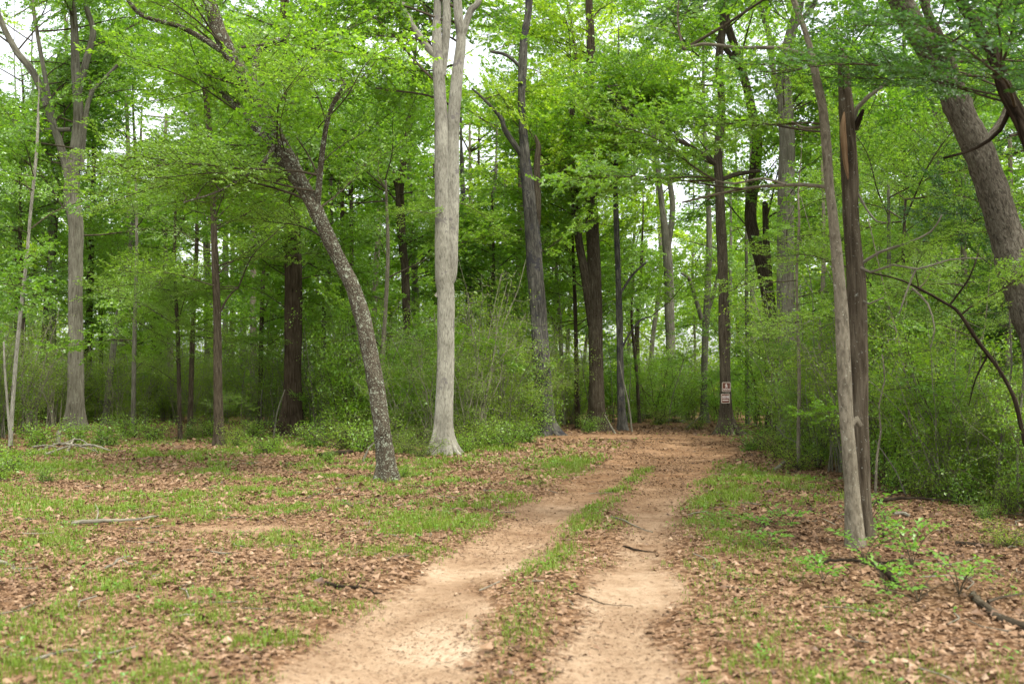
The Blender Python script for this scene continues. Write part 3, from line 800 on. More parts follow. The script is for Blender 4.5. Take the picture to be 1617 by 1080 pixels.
tree('broadleaf_tree', 'tallest pale grey trunk with flared foot and twin stems above its knots', 'tree',
     [(701, 716, 34), (700, 690, 31), (702, 640, 29), (704, 560, 28), (704, 470, 28), (701, 440, 29), (700, 380, 28), (699, 300, 26), (697, 200, 23), (693, 120, 19), (690, 50, 15), (692, -20, 13)],
     'pale', seed=3, sides=40, step=.08, disp=.022, flare=(.8, .34, 4), top=22, groove=6, dz=.8,
     limbs=[([(708, 690, 14), (716, 708, 11), (724, 717, 7), (734, 722, 3)], {'name': 'root', 'dy': -.5}), ([(690, 470, 12), (711, 440, 18), (713, 380, 21), (714, 300, 22), (716, 200, 20), (722, 120, 19), (728, 60, 16), (722, 0, 13)], {'up': 6}), ([(688, 90, 12), (665, 62, 12), (645, 30, 10), (632, -15, 9)], {'up': 5}), ([(724, 80, 12), (742, 20, 11), (760, -15, 9)], {'up': 5}),
            ([(700, 120, 10), (705, 40, 14), (703, -20, 12)], {'up': 4})],
     boughs=[B('bright', 10, 7, 11, 3, 4.5, az=(100, 260)), B('mid', 16, 9, 20, 3.5, 5.5), B('fine', 4, 4.6, 6.2, 1.3, 2.0, el=(-20, 10))])
tree('broadleaf_tree', 'grey black trunk with a broken second stem standing where the track bends', 'tree',
     [(862, 686, 38), (860, 655, 31), (857, 600, 28), (852, 520, 26), (846, 440, 26), (842, 380, 25), (835, 300, 20), (830, 260, 18), (825, 190, 14), (824, 130, 13), (828, 60, 14), (834, 20, 11), (836, -20, 9)],
     'char', seed=4, sides=28, step=.1, disp=.03, flare=(.8, .3, 5), top=17,
     limbs=[([(866, 668, 12), (874, 681, 9), (884, 690, 4)], {'name': 'root', 'dy': -.5}), ([(843, 385, 14), (848, 330, 13), (848, 260, 11), (850, 232, 9), (845, 214, 3)], {'bark': 'snag', 'name': 'broken_stem'}), [(824, 245, 9), (812, 228, 9), (797, 205, 8), (790, 185, 7), (762, 155, 5), (745, 140, 4)],
            [(826, 110, 5), (800, 88, 5), (775, 82, 4)]],
     boughs=[B('lime', 9, 7, 13, 2, 3.5), B('bright', 6, 5, 8, 1.6, 2.6, az=(-60, 90))])
tree('broadleaf_tree', 'dark furrowed double trunk left of the fallen log', 'tree',
     [(946, 680, 30), (943, 640, 25), (941, 560, 23), (940, 480, 22), (937, 400, 21), (934, 330, 20), (931, 240, 17), (930, 170, 16), (933, 80, 13), (930, -10, 11)], 'dark', seed=5, flare=(.8, .35, 5), top=20, step=.12,
     limbs=[([(936, 520, 15), (925, 440, 15), (914, 380, 13), (908, 300, 11), (900, 220, 9)], {'up': 4})],
     boughs=[B('bright', 18, 3.6, 12, 2.4, 4), B('lime', 14, 5, 16, 3, 5)])
tree('broadleaf_tree', 'slim dark trunk just right of the dark double trunk', 'tree',
     [(983, 680, 13), (980, 600, 11), (978, 500, 10), (975, 400, 9), (972, 300, 8), (975, 200, 7)], 'char', seed=6, sides=14, disp=.01, top=13,
     limbs=[([(978, 560, 4), (992, 530, 3.5), (1012, 505, 3), (1030, 500, 2)], {}), ([(976, 470, 5), (998, 435, 4), (1020, 415, 3)], {})],
     boughs=[B('bright', 9, 3.2, 11, 1.8, 3.2)])
tree('broadleaf_tree', 'light grey trunk far down the track with a dark mossy foot', 'tree',
     [(1068, 658, 20), (1062, 600, 16), (1058, 520, 15), (1056, 440, 16), (1052, 380, 13), (1046, 330, 10), (1038, 260, 8), (1030, 200, 6)], 'grey', seed=7, top=15, step=.16,
     limbs=[([(1054, 400, 9), (1062, 330, 9), (1056, 270, 8)], {'up': 3})], boughs=[B('lime', 6, 9, 15, 3, 5)])
tree('broadleaf_tree', 'mottled trunk carrying the two brown signs', 'tree',
     [(1150, 687, 26), (1147, 660, 20), (1146, 620, 18), (1144, 560, 17), (1143, 500, 17), (1142, 440, 16), (1139, 370, 16), (1136, 300, 14), (1134, 240, 14), (1140, 170, 12), (1135, 100, 12), (1142, 30, 11), (1136, -10, 10)],
     'snag', seed=8, sides=24, step=.1, disp=.02, flare=(.9, .3, 4), top=19,
     limbs=[([(1150, 664, 11), (1160, 678, 9), (1172, 688, 6), (1182, 693, 3)], {'name': 'root', 'dy': -.5}), ([(1134, 262, 8), (1100, 238, 7), (1060, 215, 6), (1010, 190, 5), (975, 160, 5), (960, 135, 3)], {'dy': -1}), ([(1136, 285, 7), (1165, 275, 7), (1200, 270, 5)], {})],
     boughs=[B('mid', 10, 6, 12, 2.2, 3.6), B('bright', 8, 9, 18, 3, 5), B('mid', 6, 6.5, 9.5, 2.4, 4, az=(120, 240))])
tree('broadleaf_tree', 'tall grey trunk rising out of the thicket right of the signs', 'tree',
     [(1246, 690, 30), (1243, 560, 28), (1241, 470, 28), (1241, 380, 26), (1241, 300, 26), (1243, 230, 25), (1240, 170, 24), (1238, 110, 22), (1250, 50, 18), (1262, 0, 15)], 'grey', seed=9, Y=27, step=.12, top=21,
     limbs=[([(1240, 180, 14), (1222, 120, 10), (1215, 60, 9), (1200, 0, 8)], {'up': 4}), ([(1252, 45, 9), (1280, 15, 9), (1290, -15, 8)], {'up': 4})],
     boughs=[B('mid', 14, 8, 12, 2.5, 4), B('bright', 10, 11, 20, 3, 5), B('mid', 8, 4.5, 8, 2, 3.2)])
tree('broadleaf_tree', 'grey brown trunk crooked behind the thicket left of the tall grey one', 'tree',
     [(1225, 690, 24), (1218, 560, 22), (1216, 500, 21), (1208, 440, 20), (1195, 390, 19), (1185, 340, 18), (1192, 270, 17), (1195, 220, 16), (1182, 150, 15), (1165, 90, 14), (1152, 50, 13), (1140, 0, 12)], 'dark', seed=10, Y=31, step=.14, top=20,
     limbs=[([(1216, 510, 13), (1214, 440, 12), (1210, 380, 11), (1208, 320, 10)], {}), ([(1175, 120, 9), (1140, 70, 9), (1095, 30, 8), (1070, -10, 7)], {})],
     boughs=[B('bright', 14, 6, 18, 3, 5)])
tree('broadleaf_tree', 'smooth tan slender trunk leaning on the dark snag at the clearing edge', 'tree',
     [(1352, 868, 27), (1348, 820, 25), (1344, 750, 21), (1338, 680, 21), (1334, 610, 20), (1331, 540, 19), (1328, 480, 18), (1322, 410, 17), (1315, 340, 16), (1309, 290, 16), (1305, 230, 15), (1299, 170, 14), (1290, 130, 14), (1280, 80, 13), (1268, 40, 12), (1253, 0, 11)],
     'tan', seed=11, sides=24, step=.06, disp=.012, flare=(.25, .15, 4), top=9, top_lean=(-.4, .2), groove=5, dz=2,
     limbs=[([(1306, 296, 6), (1270, 292, 6), (1235, 293, 5), (1190, 296, 5), (1140, 305, 4), (1077, 320, 3)], {'dy': 1.2}), ([(1292, 100, 6), (1268, 86, 6), (1225, 76, 6), (1170, 76, 5), (1110, 70, 5), (1080, 78, 3)], {'dy': 1}),
            ([(1240, 292, 4), (1205, 282, 3.5), (1160, 290, 3), (1130, 285, 2)], {'dy': .6}), ([(1304, 200, 5), (1270, 202, 4), (1245, 190, 3)], {'dy': .5}),
            ([(1345, 668, 12), (1353, 662, 11), (1358, 672, 9)], {'name': 'stub'})],
     boughs=[B('mid', 4, 3.9, 4.6, 1.4, 2.2, az=(130, 210), el=(-5, 20)), B('fine', 4, 3.2, 4.6, 1.2, 2.2, az=(120, 230), el=(-5, 25)), B('mid', 6, 5, 8, 2, 3)])
tree('dead_tree', 'dark brown snag with orange bare wood near its broken top', 'dead tree',
     [(1367, 858, 30), (1362, 800, 28), (1358, 720, 28), (1356, 640, 28), (1354, 560, 29), (1353, 480, 29), (1350, 420, 27), (1344, 350, 26), (1341, 280, 26), (1338, 200, 22), (1334, 140, 19), (1331, 95, 15), (1330, 78, 6)],
     'snag', seed=12, Y=9.9, sides=28, step=.05, disp=.022, flare=(.3, .15, 5), dead=True, groove=16, dz=3,
     limbs=[([(1346, 195, 7), (1353, 172, 6.5), (1372, 152, 6), (1392, 138, 5), (1408, 124, 3)], {'bark': 'dead', 'dy': -.2}), ([(1350, 205, 9), (1357, 188, 8), (1363, 174, 4)], {'bark': 'rot', 'name': 'stub', 'dy': -.15}),
            ([(1352, 422, 5), (1390, 398, 4), (1430, 385, 3.5), (1470, 366, 3), (1487, 340, 2.5)], {'bark': 'dead', 'dy': -.6, 'name': 'bare_branch'}), ([(1350, 415, 4), (1375, 430, 3.5), (1410, 418, 3), (1450, 425, 3), (1500, 410, 2.5), (1550, 408, 1.5)], {'bark': 'dead', 'dy': -.9, 'name': 'bare_branch'}),
            ([(1352, 300, 3.5), (1368, 330, 3), (1385, 350, 2.5), (1400, 352, 2)], {'bark': 'dead', 'dy': -.4, 'name': 'bare_branch'}), ([(1352, 470, 4), (1372, 480, 3), (1395, 470, 2)], {'bark': 'dead', 'dy': -.3, 'name': 'bare_branch'}),
            ([(1446, 424, 3), (1430, 465, 2.5), (1420, 495, 2)], {'bark': 'dead', 'dy': 0, 'name': 'bare_branch'}), ([(1440, 455, 3), (1465, 480, 2.6), (1476, 520, 2.2), (1470, 548, 1.8)], {'bark': 'dead', 'dy': 0, 'name': 'bare_branch'})])
# the strip of bare wood on the snag
snag = bpy.data.objects['dead_tree']
mb = MB()
q = [at(px, py, 9.9 - .055) for px, py in ((1334, 172), (1331, 200), (1333, 230), (1336, 262), (1341, 290))]
tube(mb, *smooth_path([p_ - np.array(snag.location) for p_ in q], [.012, .036, .038, .03, .01], .05), 10, 0, disp=.01, seed=4)
o = mb.obj('bare_wood', [BK['wood']], snag); o['label'] = 'orange strip of exposed wood'
tree('broadleaf_tree', 'thick plated trunk leaning in from the right over the thicket', 'tree',
     [(1712, 850, 62), (1690, 720, 57), (1660, 600, 54), (1632, 520, 52), (1606, 440, 50), (1588, 370, 48), (1570, 310, 48), (1545, 240, 46), (1520, 185, 44), (1490, 120, 38), (1455, 60, 37), (1425, 10, 35), (1400, -40, 32)],
     'plate', seed=13, Y=12, sides=36, step=.07, disp=.04, flare=(.4, .3, 5), top=12, top_lean=(-.6, .2), groove=16, dz=7,
     limbs=[([(1520, 160, 20), (1500, 100, 17), (1480, 50, 15), (1455, -10, 13)], {'bark': 'plate', 'dy': -.4, 'up': 3}), ([(1545, 235, 9), (1580, 190, 8), (1600, 140, 7)], {'dy': .5})],
     boughs=[B('dark', 8, 5.2, 7.4, 1.8, 2.8, el=(-10, 25)), B('mid', 10, 6.5, 12, 2.5, 4)])
tree('broadleaf_tree', 'near black leaning stem cutting across the upper right corner', 'tree',
     [(1800, 960, 34), (1745, 640, 30), (1690, 400, 27), (1640, 260, 24), (1612, 190, 22), (1588, 145, 20), (1572, 95, 19), (1545, 45, 17), (1518, 5, 15), (1495, -40, 13)],
     'rot', seed=14, Y=8.6, sides=20, step=.08, disp=.012, flare=(.3, .2, 4), top=8, top_lean=(-.5, .1),
     limbs=[([(1598, 160, 8), (1580, 205, 7), (1540, 235, 5), (1490, 250, 4)], {'dy': .4})],
     boughs=[B('dark', 8, 3.9, 5.2, 1.4, 2.4, az=(100, 260), el=(-5, 25)), B('dark', 7, 4.8, 7, 1.8, 3, el=(0, 30))])
tree('broadleaf_tree', 'arching bare dark stem bowed over the thicket toward the snag', 'tree',
     [(1632, 800, 10.1), (1625, 730, 8.6), (1612, 670, 7.9), (1600, 625, 7.2), (1575, 580, 6.5), (1545, 540, 5.8), (1515, 495, 5.8), (1495, 480, 5.0), (1450, 455, 5.0), (1415, 440, 3.6), (1380, 432, 2.9), (1352, 425, 1.4)], 'rot', seed=15, Y=11.5, Yend=10.2, sides=10, disp=.006, step=.06, flare=(.3, .1, 4), dead=True,
     limbs=[([(1500, 481, 4), (1530, 440, 3), (1545, 400, 2)], {}), ([(1560, 560, 4), (1540, 600, 3), (1530, 640, 2)], {})],
     boughs=[B('fine', 5, 2.0, 2.8, .9, 1.6, el=(-5, 40))])
tree('broadleaf_tree', 'thin straight dark stem standing alone in front of the left thicket', 'tree',
     [(346, 702, 18), (345, 660, 15), (344, 600, 13), (343, 500, 12), (340, 420, 12), (337, 340, 10), (334, 240, 9), (325, 150, 8)], 'dark', seed=16, sides=16, step=.1, disp=.012, flare=(.4, .2, 4), top=12,
     limbs=[([(344, 500, 4), (360, 470, 3), (375, 455, 2)], {})],
     boughs=[B('fine', 10, 3.6, 7, 2, 3.2), B('bright', 8, 5, 11, 2, 3.5), B('fine', 2, .3, 1.2, .8, 1.2)])
tree('broadleaf_tree', 'thick red brown trunk in shade behind the twiggy brush', 'tree',
     [(462, 688, 40), (461, 650, 31), (463, 580, 28), (463, 520, 28), (464, 450, 27), (462, 380, 26), (460, 300, 25), (459, 200, 22), (455, 120, 18), (450, 20, 15)], 'red', seed=17, sides=26, step=.1, disp=.035, flare=(.8, .35, 5), top=19,
     boughs=[B('bright', 10, 4.2, 8, 2.4, 3.8), B('mid', 14, 7, 18, 3, 5), B('bright', 5, 3.4, 5, 1.6, 2.5)])
tree('broadleaf_tree', 'spotted slim stem right of the thick red brown trunk', 'tree',
     [(509, 680, 11), (509, 620, 9), (511, 540, 9), (513, 480, 8), (520, 430, 7), (524, 360, 6), (522, 280, 5)], 'lichen', seed=18, sides=12, disp=.008, top=9, flare=(.3, .2, 4),
     boughs=[B('bright', 8, 3, 8, 1.6, 2.8)])
tree('broadleaf_tree', 'very pale thin stem leaning at the left edge of the clearing', 'tree',
     [(16, 705, 7), (20, 640, 6), (26, 560, 6), (34, 480, 6), (42, 410, 5), (48, 340, 5), (56, 260, 5), (60, 200, 4)], 'pale', seed=19, sides=10, disp=.004, top=9, flare=(.3, .15, 4),
     limbs=[([(16, 690, 5), (12, 640, 4), (8, 590, 4), (6, 540, 3)], {})],
     boughs=[B('mid', 6, 3.5, 8, 1.6, 2.8)])
tree('broadleaf_tree', 'dark trunk in the shade left of the forked grey tree', 'tree',
     [(68, 640, 18), (70, 580, 15), (75, 500, 14), (80, 430, 14), (85, 360, 12), (92, 280, 10)], 'dark', seed=20, Y=40, top=17, step=.2, boughs=[B('mid', 14, 5, 16, 3, 5)])
tree('broadleaf_tree', 'narrow black trunk furthest left in the shaded wood', 'tree',
     [(27, 640, 13), (28, 560, 11), (28, 480, 10), (29, 400, 10), (27, 300, 9)], 'rot', seed=21, Y=43, top=16, step=.2, boughs=[B('mid', 12, 6, 15, 3, 5)])
tree('broadleaf_tree', 'black narrow trunk close behind the forked grey tree', 'tree',
     [(138, 640, 13), (139, 570, 12), (141, 500, 11), (143, 430, 10), (146, 340, 9)], 'rot', seed=22, Y=40, top=16, step=.2, boughs=[B('mid', 12, 5, 15, 3, 5), B('bright', 4, 3.5, 6, 2.5, 3.5)])
tree('broadleaf_tree', 'pale speckled leaning stem right of the forked grey tree', 'tree',
     [(168, 655, 13), (172, 610, 11), (178, 560, 10), (186, 500, 9), (196, 455, 9), (206, 390, 7), (212, 320, 6)], 'grey', seed=23, Y=36, top=12, sides=12, disp=.01, flare=(.4, .2, 4), boughs=[B('bright', 8, 5, 11, 2, 3.5)])
tree('broadleaf_tree', 'dark forked trunk deep in the left thicket', 'tree',
     [(246, 625, 20), (247, 570, 17), (247, 520, 17), (243, 490, 17), (236, 450, 13), (230, 390, 10), (222, 330, 8)], 'dark', seed=24, Y=42, top=16, step=.16,
     limbs=[([(247, 512, 11), (256, 480, 9), (263, 440, 8), (272, 400, 6)], {'up': 3})], boughs=[B('bright', 10, 5, 15, 3, 5), B('mid', 6, 4, 8, 2.5, 4)])
for k, (px, w, lean, lab, bk) in enumerate(((324, 9, 3, 'thin grey trunk just left of the lone dark stem', 'grey'), (358, 9, -2, 'faint pale trunk just right of the lone dark stem', 'pale'), (380, 10, 4, 'faint tall pale trunk second right of the lone dark stem', 'pale'))):
    tree('broadleaf_tree', lab, 'tree', [(px, 640, w + 2), (px + lean, 540, w), (px + lean, 440, w), (px - 2, 330, w - 1), (px - lean, 200, w - 2)], bk, seed=30 + k, Y=50, top=18, step=.3, sides=12,
         boughs=[B('bright', 9, 7, 18, 3.5, 5.5)])
tree('broadleaf_tree', 'dark crooked trunk between the lichen blotched trunk and the tallest pale trunk', 'tree',
     [(646, 640, 16), (644, 560, 13), (642, 500, 13), (640, 430, 13), (634, 370, 14), (632, 300, 13), (640, 240, 10), (650, 170, 8)], 'dark', seed=34, Y=34, top=16, step=.14,
     limbs=[([(633, 330, 8), (625, 290, 6), (614, 245, 5)], {})], boughs=[B('bright', 14, 5, 15, 2.6, 4.4), B('mid', 8, 4, 8, 2.5, 4)])
tree('broadleaf_tree', 'short dim grey trunk close right of the dark crooked trunk', 'tree',
     [(657, 640, 15), (657, 560, 13), (656, 500, 12), (655, 430, 11), (650, 350, 9)], 'grey', seed=35, Y=38, top=14, step=.2, boughs=[B('bright', 9, 5, 14, 2.6, 4.2)])
tree('broadleaf_tree', 'slim grey brown trunk just right of the tallest pale trunk', 'tree',
     [(742, 640, 14), (741, 560, 12), (740, 480, 11), (738, 420, 11), (733, 350, 9), (730, 280, 7)], 'char', seed=36, Y=38, top=14, step=.16, boughs=[B('bright', 6, 4, 8, 2, 3.5), B('mid', 4, 4, 7, 2, 3)])
tree('broadleaf_tree', 'forked slim trunk halfway between the tallest pale trunk and the grey black trunk', 'tree',
     [(772, 640, 14), (772, 560, 12), (774, 500, 12), (776, 450, 12), (775, 400, 8), (777, 340, 7), (782, 280, 6)], 'grey', seed=37, Y=41, top=13, step=.16,
     limbs=[([(777, 460, 7), (786, 420, 6), (795, 380, 5)], {}), ([(774, 440, 5), (760, 420, 4), (748, 405, 3)], {})], boughs=[B('bright', 8, 5, 12, 2.4, 4)])
tree('broadleaf_tree', 'slim reddish trunk between the grey black trunk and the dark double trunk', 'tree',
     [(912, 676, 9), (911, 620, 8), (910, 560, 7), (908, 480, 6), (905, 400, 5)], 'red', seed=38, Y=33, sides=10, top=9, disp=.005, flare=(.2, .1, 4), boughs=[B('bright', 8, 2.8, 8, 1.8, 3)])
tree('broadleaf_tree', 'slim crooked trunk left of the sign tree with a branch to its left', 'tree',
     [(1113, 655, 14), (1112, 600, 11), (1114, 530, 11), (1117, 460, 10), (1120, 390, 9), (1118, 300, 8), (1112, 200, 7)], 'grey', seed=39, Y=38, top=16, step=.16,
     limbs=[([(1108, 505, 7), (1098, 470, 6), (1088, 440, 6), (1076, 432, 4)], {}), ([(1116, 500, 6), (1128, 460, 5), (1134, 430, 4)], {})], boughs=[B('bright', 7, 8, 15, 2.6, 4.4)])
tree('broadleaf_tree', 'short slim trunk near the log end behind the grassy bend', 'tree',
     [(1010, 655, 9), (1008, 600, 8), (1006, 520, 7), (1012, 440, 6)], 'dark', seed=40, Y=46, sides=10, top=11, step=.3, boughs=[B('bright', 8, 4, 10, 2.4, 4)])
tree('broadleaf_tree', 'dim brown trunk behind the thicket beside the snag', 'tree',
     [(1475, 700, 20), (1472, 560, 18), (1478, 420, 17), (1480, 300, 16), (1482, 200, 15), (1470, 80, 12)], 'grey', seed=41, Y=22, top=16, step=.16, boughs=[B('mid', 14, 3.5, 9, 2.2, 3.6), B('bright', 10, 4, 14, 2.5, 4)])
tree('broadleaf_tree', 'pale slender stem in the thicket between the sign tree and the tan trunk', 'tree',
     [(1261, 745, 6), (1261, 680, 6), (1262, 600, 5.5), (1260, 520, 5), (1258, 430, 4.5), (1262, 350, 4)], 'tan', seed=42, Y=17.5, sides=8, disp=.003, top=6, flare=None, boughs=[B('fine', 6, 2.2, 5.5, 1.2, 2)])
print('boughs', NB)

# ---- more young trees that fill the middle storey, each with its own crown
MID = [  # px, Y, trunk width m, top, style, count, z0, z1
    (210, 30, .10, 9, 'bright', 9), (285, 27, .09, 8, 'fine', 9), (410, 33, .12, 11, 'bright', 11), (560, 30, .12, 10, 'bright', 11), (600, 27, .10, 8, 'bright', 9), (770, 34, .1, 9, 'mid', 8), (800, 46, .14, 14, 'lime', 11), (760, 55, .16, 17, 'lime', 11), (880, 52, .16, 17, 'lime', 11), (990, 56, .16, 17, 'lime', 8),
    (890, 36, .12, 10, 'bright', 10), (1010, 37, .1, 6.5, 'bright', 6), (1180, 36, .12, 10, 'mid', 8), (1290, 20, .08, 7, 'mid', 8), (1400, 17, .08, 6, 'fine', 9), (1440, 16, .07, 5.5, 'fine', 8), (1530, 19, .10, 7.5, 'mid', 10),
    (1590, 16, .08, 6.5, 'dark', 9), (1660, 15, .1, 7, 'dark', 8), (1720, 18, .12, 9, 'mid', 8), (-40, 26, .12, 9, 'mid', 9), (-120, 20, .12, 9, 'mid', 8), (40, 34, .12, 11, 'mid', 10), (160, 44, .15, 13, 'bright', 10), (300, 44, .15, 13, 'bright', 10),
    (85, 38, .2, 14, 'mid', 4), (190, 40, .2, 14, 'bright', 4), (272, 39, .18, 13, 'bright', 4), (300, 34, .13, 10, 'bright', 4), (400, 40, .2, 14, 'mid', 4), (430, 46, .22, 15, 'bright', 4), (540, 36, .15, 12, 'bright', 4), (585, 44, .22, 15, 'mid', 4), (810, 40, .18, 13, 'bright', 4), (1190, 44, .2, 15, 'bright', 4),
    (500, 44, .15, 13, 'bright', 10), (540, 52, .18, 15, 'mid', 9), (690, 48, .16, 13, 'bright', 8), (1350, 28, .14, 12, 'mid', 11), (1420, 30, .15, 13, 'bright', 11), (1540, 28, .14, 12, 'bright', 11), (1620, 26, .14, 12, 'mid', 9), (940, 50, .15, 12, 'bright', 8), (1150, 50, .15, 13, 'bright', 7)]
NAMED = []   # (object, pixel column, label pattern with {n}); numbered from the left once all stand
def later(o, px, head, tail): NAMED.append((o, px, head, tail))
NEAR_OF = [(30, 'pale thin stem'), (117, 'forked grey tree'), (168, 'pale speckled leaning stem'), (246, 'dark forked trunk'), (345, 'lone thin dark stem'), (462, 'red brown trunk'), (509, 'spotted slim stem'), (600, 'lichen blotched trunk'),
           (702, 'tallest pale trunk'), (775, 'forked slim trunk'), (857, 'grey black trunk'), (943, 'dark double trunk'), (1060, 'light grey far trunk'), (1147, 'sign tree'), (1241, 'tall grey trunk'), (1352, 'snag'), (1475, 'dim brown trunk'), (1600, 'thick plated trunk')]
def beside(px):
    a_, nm = min(NEAR_OF, key=lambda t: abs(t[0] - px))
    return nm, ('left of' if px < a_ else 'right of')
STW = {'lime': 'yellow green', 'bright': 'bright green', 'fine': 'fine-leaved light green', 'mid': 'mid green', 'dark': 'deep green'}
for k, (px, Yd, w, top, st, cnt) in enumerate(MID):
    nm, sd_ = beside(px)
    dist = 'close' if Yd < 21 else 'mid distance' if Yd < 38 else 'far'
    w *= 1.25
    b0 = (px - 808.5) / FPX * Yd
    zt = min(top - 1, 1.6 + Yd * .37)
    dx = random.uniform(-.5, .5)
    pyt = 600 - (zt - 1.6) / Yd * FPX
    wp = w / Yd * FPX
    yt = tree('young_tree', 'young tree', 'tree',
         [(px, 600 + 1.6 / Yd * FPX, wp * 1.15), (px + dx * 12, 600 + (1.6 - zt * .35) / Yd * FPX, wp), (px + dx * 30, 600 + (1.6 - zt * .7) / Yd * FPX, wp * .8), (px + dx * 22, pyt, wp * .55)],
         random.choice(['grey', 'dark', 'dark', 'tan']), seed=100 + k, Y=Yd, top=top, sides=10, step=.3, disp=.006, flare=(.25, .15, 4), group='young trees of the middle storey',
         boughs=[B(st, cnt, top * .3, top * .98, top * .22, top * .38 + .5), B(st, max(2, cnt // 3), top * .18, top * .4, top * .15, top * .28)])
    later(yt[0], px, f'{dist} young tree with {STW[st]} leaves', f'{sd_} the {nm}')

# ---- far trees behind
FAR = []
rg = np.random.default_rng(5)
for k in range(34):
    px = -60 + 1740 * (k + rg.random() * .8) / 34
    Yd = rg.uniform(50, 74)
    FAR.append((px, Yd))
for k, (px, Yd) in enumerate(FAR):
    nm, sd_ = beside(px)
    w = rg.uniform(.16, .42); top = rg.uniform(17, 28); wp = w / Yd * FPX; ln = rg.normal(0, 12)
    thin = 960 < px < 1130
    ft = tree('far_tree', 'far tree', 'tree',
         [(px, 600 + 1.6 / Yd * FPX, wp), (px + ln * .3, 540, wp * .9), (px + ln, 430, wp * .8), (px + ln * .7, 300, wp * .6)], random.choice(['grey', 'dark', 'grey', 'tan']), seed=200 + k, Y=Yd, top=top, sides=8, step=1, disp=.0, flare=None,
         group='far trees at the back of the wood', boughs=[B('lime' if rg.random() < .6 else 'bright', 7 if thin else 8, 6, top, 4.5, 7.5), B('bright', 4 if thin else 5, 3, 8, 3.5, 5.5)])
    later(ft[0], px, ('slim' if w < .26 else 'stout') + ' far tree', f'{sd_} the {nm}')
print('boughs', NB)

# ------------------------------------------------------------------ undergrowth: shrubs, each a thing of its own
def shrub(name, label, kind, x, y, s, group, sz=1.0):
    r = random.random
    me = random.choice(SHRUB[kind])
    o = link(name, me)
    o.location = (x, y, gz(x, y)); o.rotation_euler = (0, 0, r() * 6.28)
    o.scale = (s * random.uniform(.85, 1.2), s * random.uniform(.85, 1.2), s * sz * random.uniform(.85, 1.15))
    tag(o, label, 'shrub', group)
    return o
KW = {'olive': 'olive green twiggy', 'green': 'mid green leafy', 'bright': 'bright green open', 'stemmy': 'tall pale-stemmed'}
def thicket(n_, px0, px1, Yf, depth, kinds, s0, s1, where, zs=1.0):
    for k in range(n_):
        px = px0 + (px1 - px0) * (k % (n_ // 2) + random.random() * .8) / (n_ // 2)
        Yd = Yf(px) + depth * random.random() ** .8 * (1 if k >= n_ // 2 else .35)
        x = (px - 808.5) / FPX * Yd
        kd = random.choice(kinds); nm, sd_ = beside(px)
        if px > 1520 and Yd < 14: s0 = s1 = .62
        sh = shrub('shrub', 'shrub', kd, x, Yd, random.uniform(s0, s1), 'shrubs of ' + where, zs)
        later(sh, px, f'{KW[kd]} shrub of {where}', f'{sd_} the {nm}'.replace('light grey far', 'far').replace('pale speckled leaning', 'speckled'))
interp = lambda px, pts: float(np.interp(px, [a_ for a_, b_ in pts], [b_ for a_, b_ in pts]))
left_edge = lambda px: interp(px, [(-150, 24), (0, 27), (120, 34), (260, 36), (400, 33), (470, 31), (540, 26), (620, 24.5), (700, 24), (830, 27), (900, 34)])
thicket(44, -160, 470, left_edge, 9, ['olive', 'green', 'olive', 'stemmy'], .75, 1.3, 'the left thicket')
thicket(30, 480, 880, left_edge, 6, ['olive', 'green', 'olive', 'bright', 'stemmy'], .85, 1.35, 'the middle thicket')
thicket(34, 870, 1250, lambda px: 36, 12, ['olive', 'bright', 'green', 'bright'], .8, 1.3, 'the far brush')
right_edge = lambda px: interp(px, [(1165, 31), (1210, 27), (1250, 21), (1300, 17), (1380, 15), (1450, 13.6), (1540, 12.4), (1650, 11.2), (1750, 10.5)])
thicket(44, 1240, 1760, right_edge, 5, ['olive', 'green', 'stemmy', 'olive'], .75, 1.25, 'the right thicket')
thicket(26, 1200, 1760, lambda px: right_edge(px) + 6, 5, ['olive', 'green', 'stemmy'], 1.2, 1.8, 'the rear right thicket')
thicket(36, -200, 900, lambda px: left_edge(px) + 9, 10, ['olive', 'green', 'green'], 1.1, 1.8, 'the rear left thicket')
# low brush along the edge of the clearing
for k, (px, py, kd, s) in enumerate([(60, 705, 'low', 1.1), (120, 700, 'low', .9), (165, 703, 'low', 1), (205, 690, 'low', 1.0), (240, 695, 'low', .9), (300, 692, 'low', .7), (330, 690, 'low', 1), (375, 705, 'lowolive', .9), (420, 715, 'low', .8), (400, 690, 'low', 1),
                                     (500, 705, 'low', 1.1), (540, 708, 'lowolive', 1.3), (575, 712, 'low', 1.1), (640, 715, 'lowolive', 1.0), (668, 720, 'lowolive', .9), (745, 705, 'lowolive', 1.3), (775, 700, 'low', 1.2), (800, 706, 'low', 1), (830, 698, 'low', .9), (640, 752, 'low', .32),
                                     (735, 712, 'low', .7), (930, 684, 'low', .8), (1100, 678, 'lowolive', .9), (1190, 712, 'low', .9), (1225, 725, 'lowolive', .9), (1260, 745, 'lowolive', .8), (1420, 780, 'low', .7), (1470, 790, 'lowolive', .7), (1530, 800, 'low', .7), (1590, 815, 'lowolive', .7), (1555, 822, 'low', .35),
                                     (20, 745, 'low', .6), (-20, 760, 'low', .8), (70, 760, 'low', .4), (1590, 870, 'lowolive', .4), (520, 725, 'low', .4), (1040, 672, 'lowolive', 1.0), (1000, 668, 'low', 1.0)]):
    g = gnd(px, py); nm, sd_ = beside(px)
    sh = shrub('low_shrub', 'bush', kd, g[0], g[1], s * .82, 'low bushes along the clearing edge')
    later(sh, px, 'low ' + ('bright leafy' if kd == 'low' else 'grey twiggy') + ' bush', f'{sd_} the {nm}')

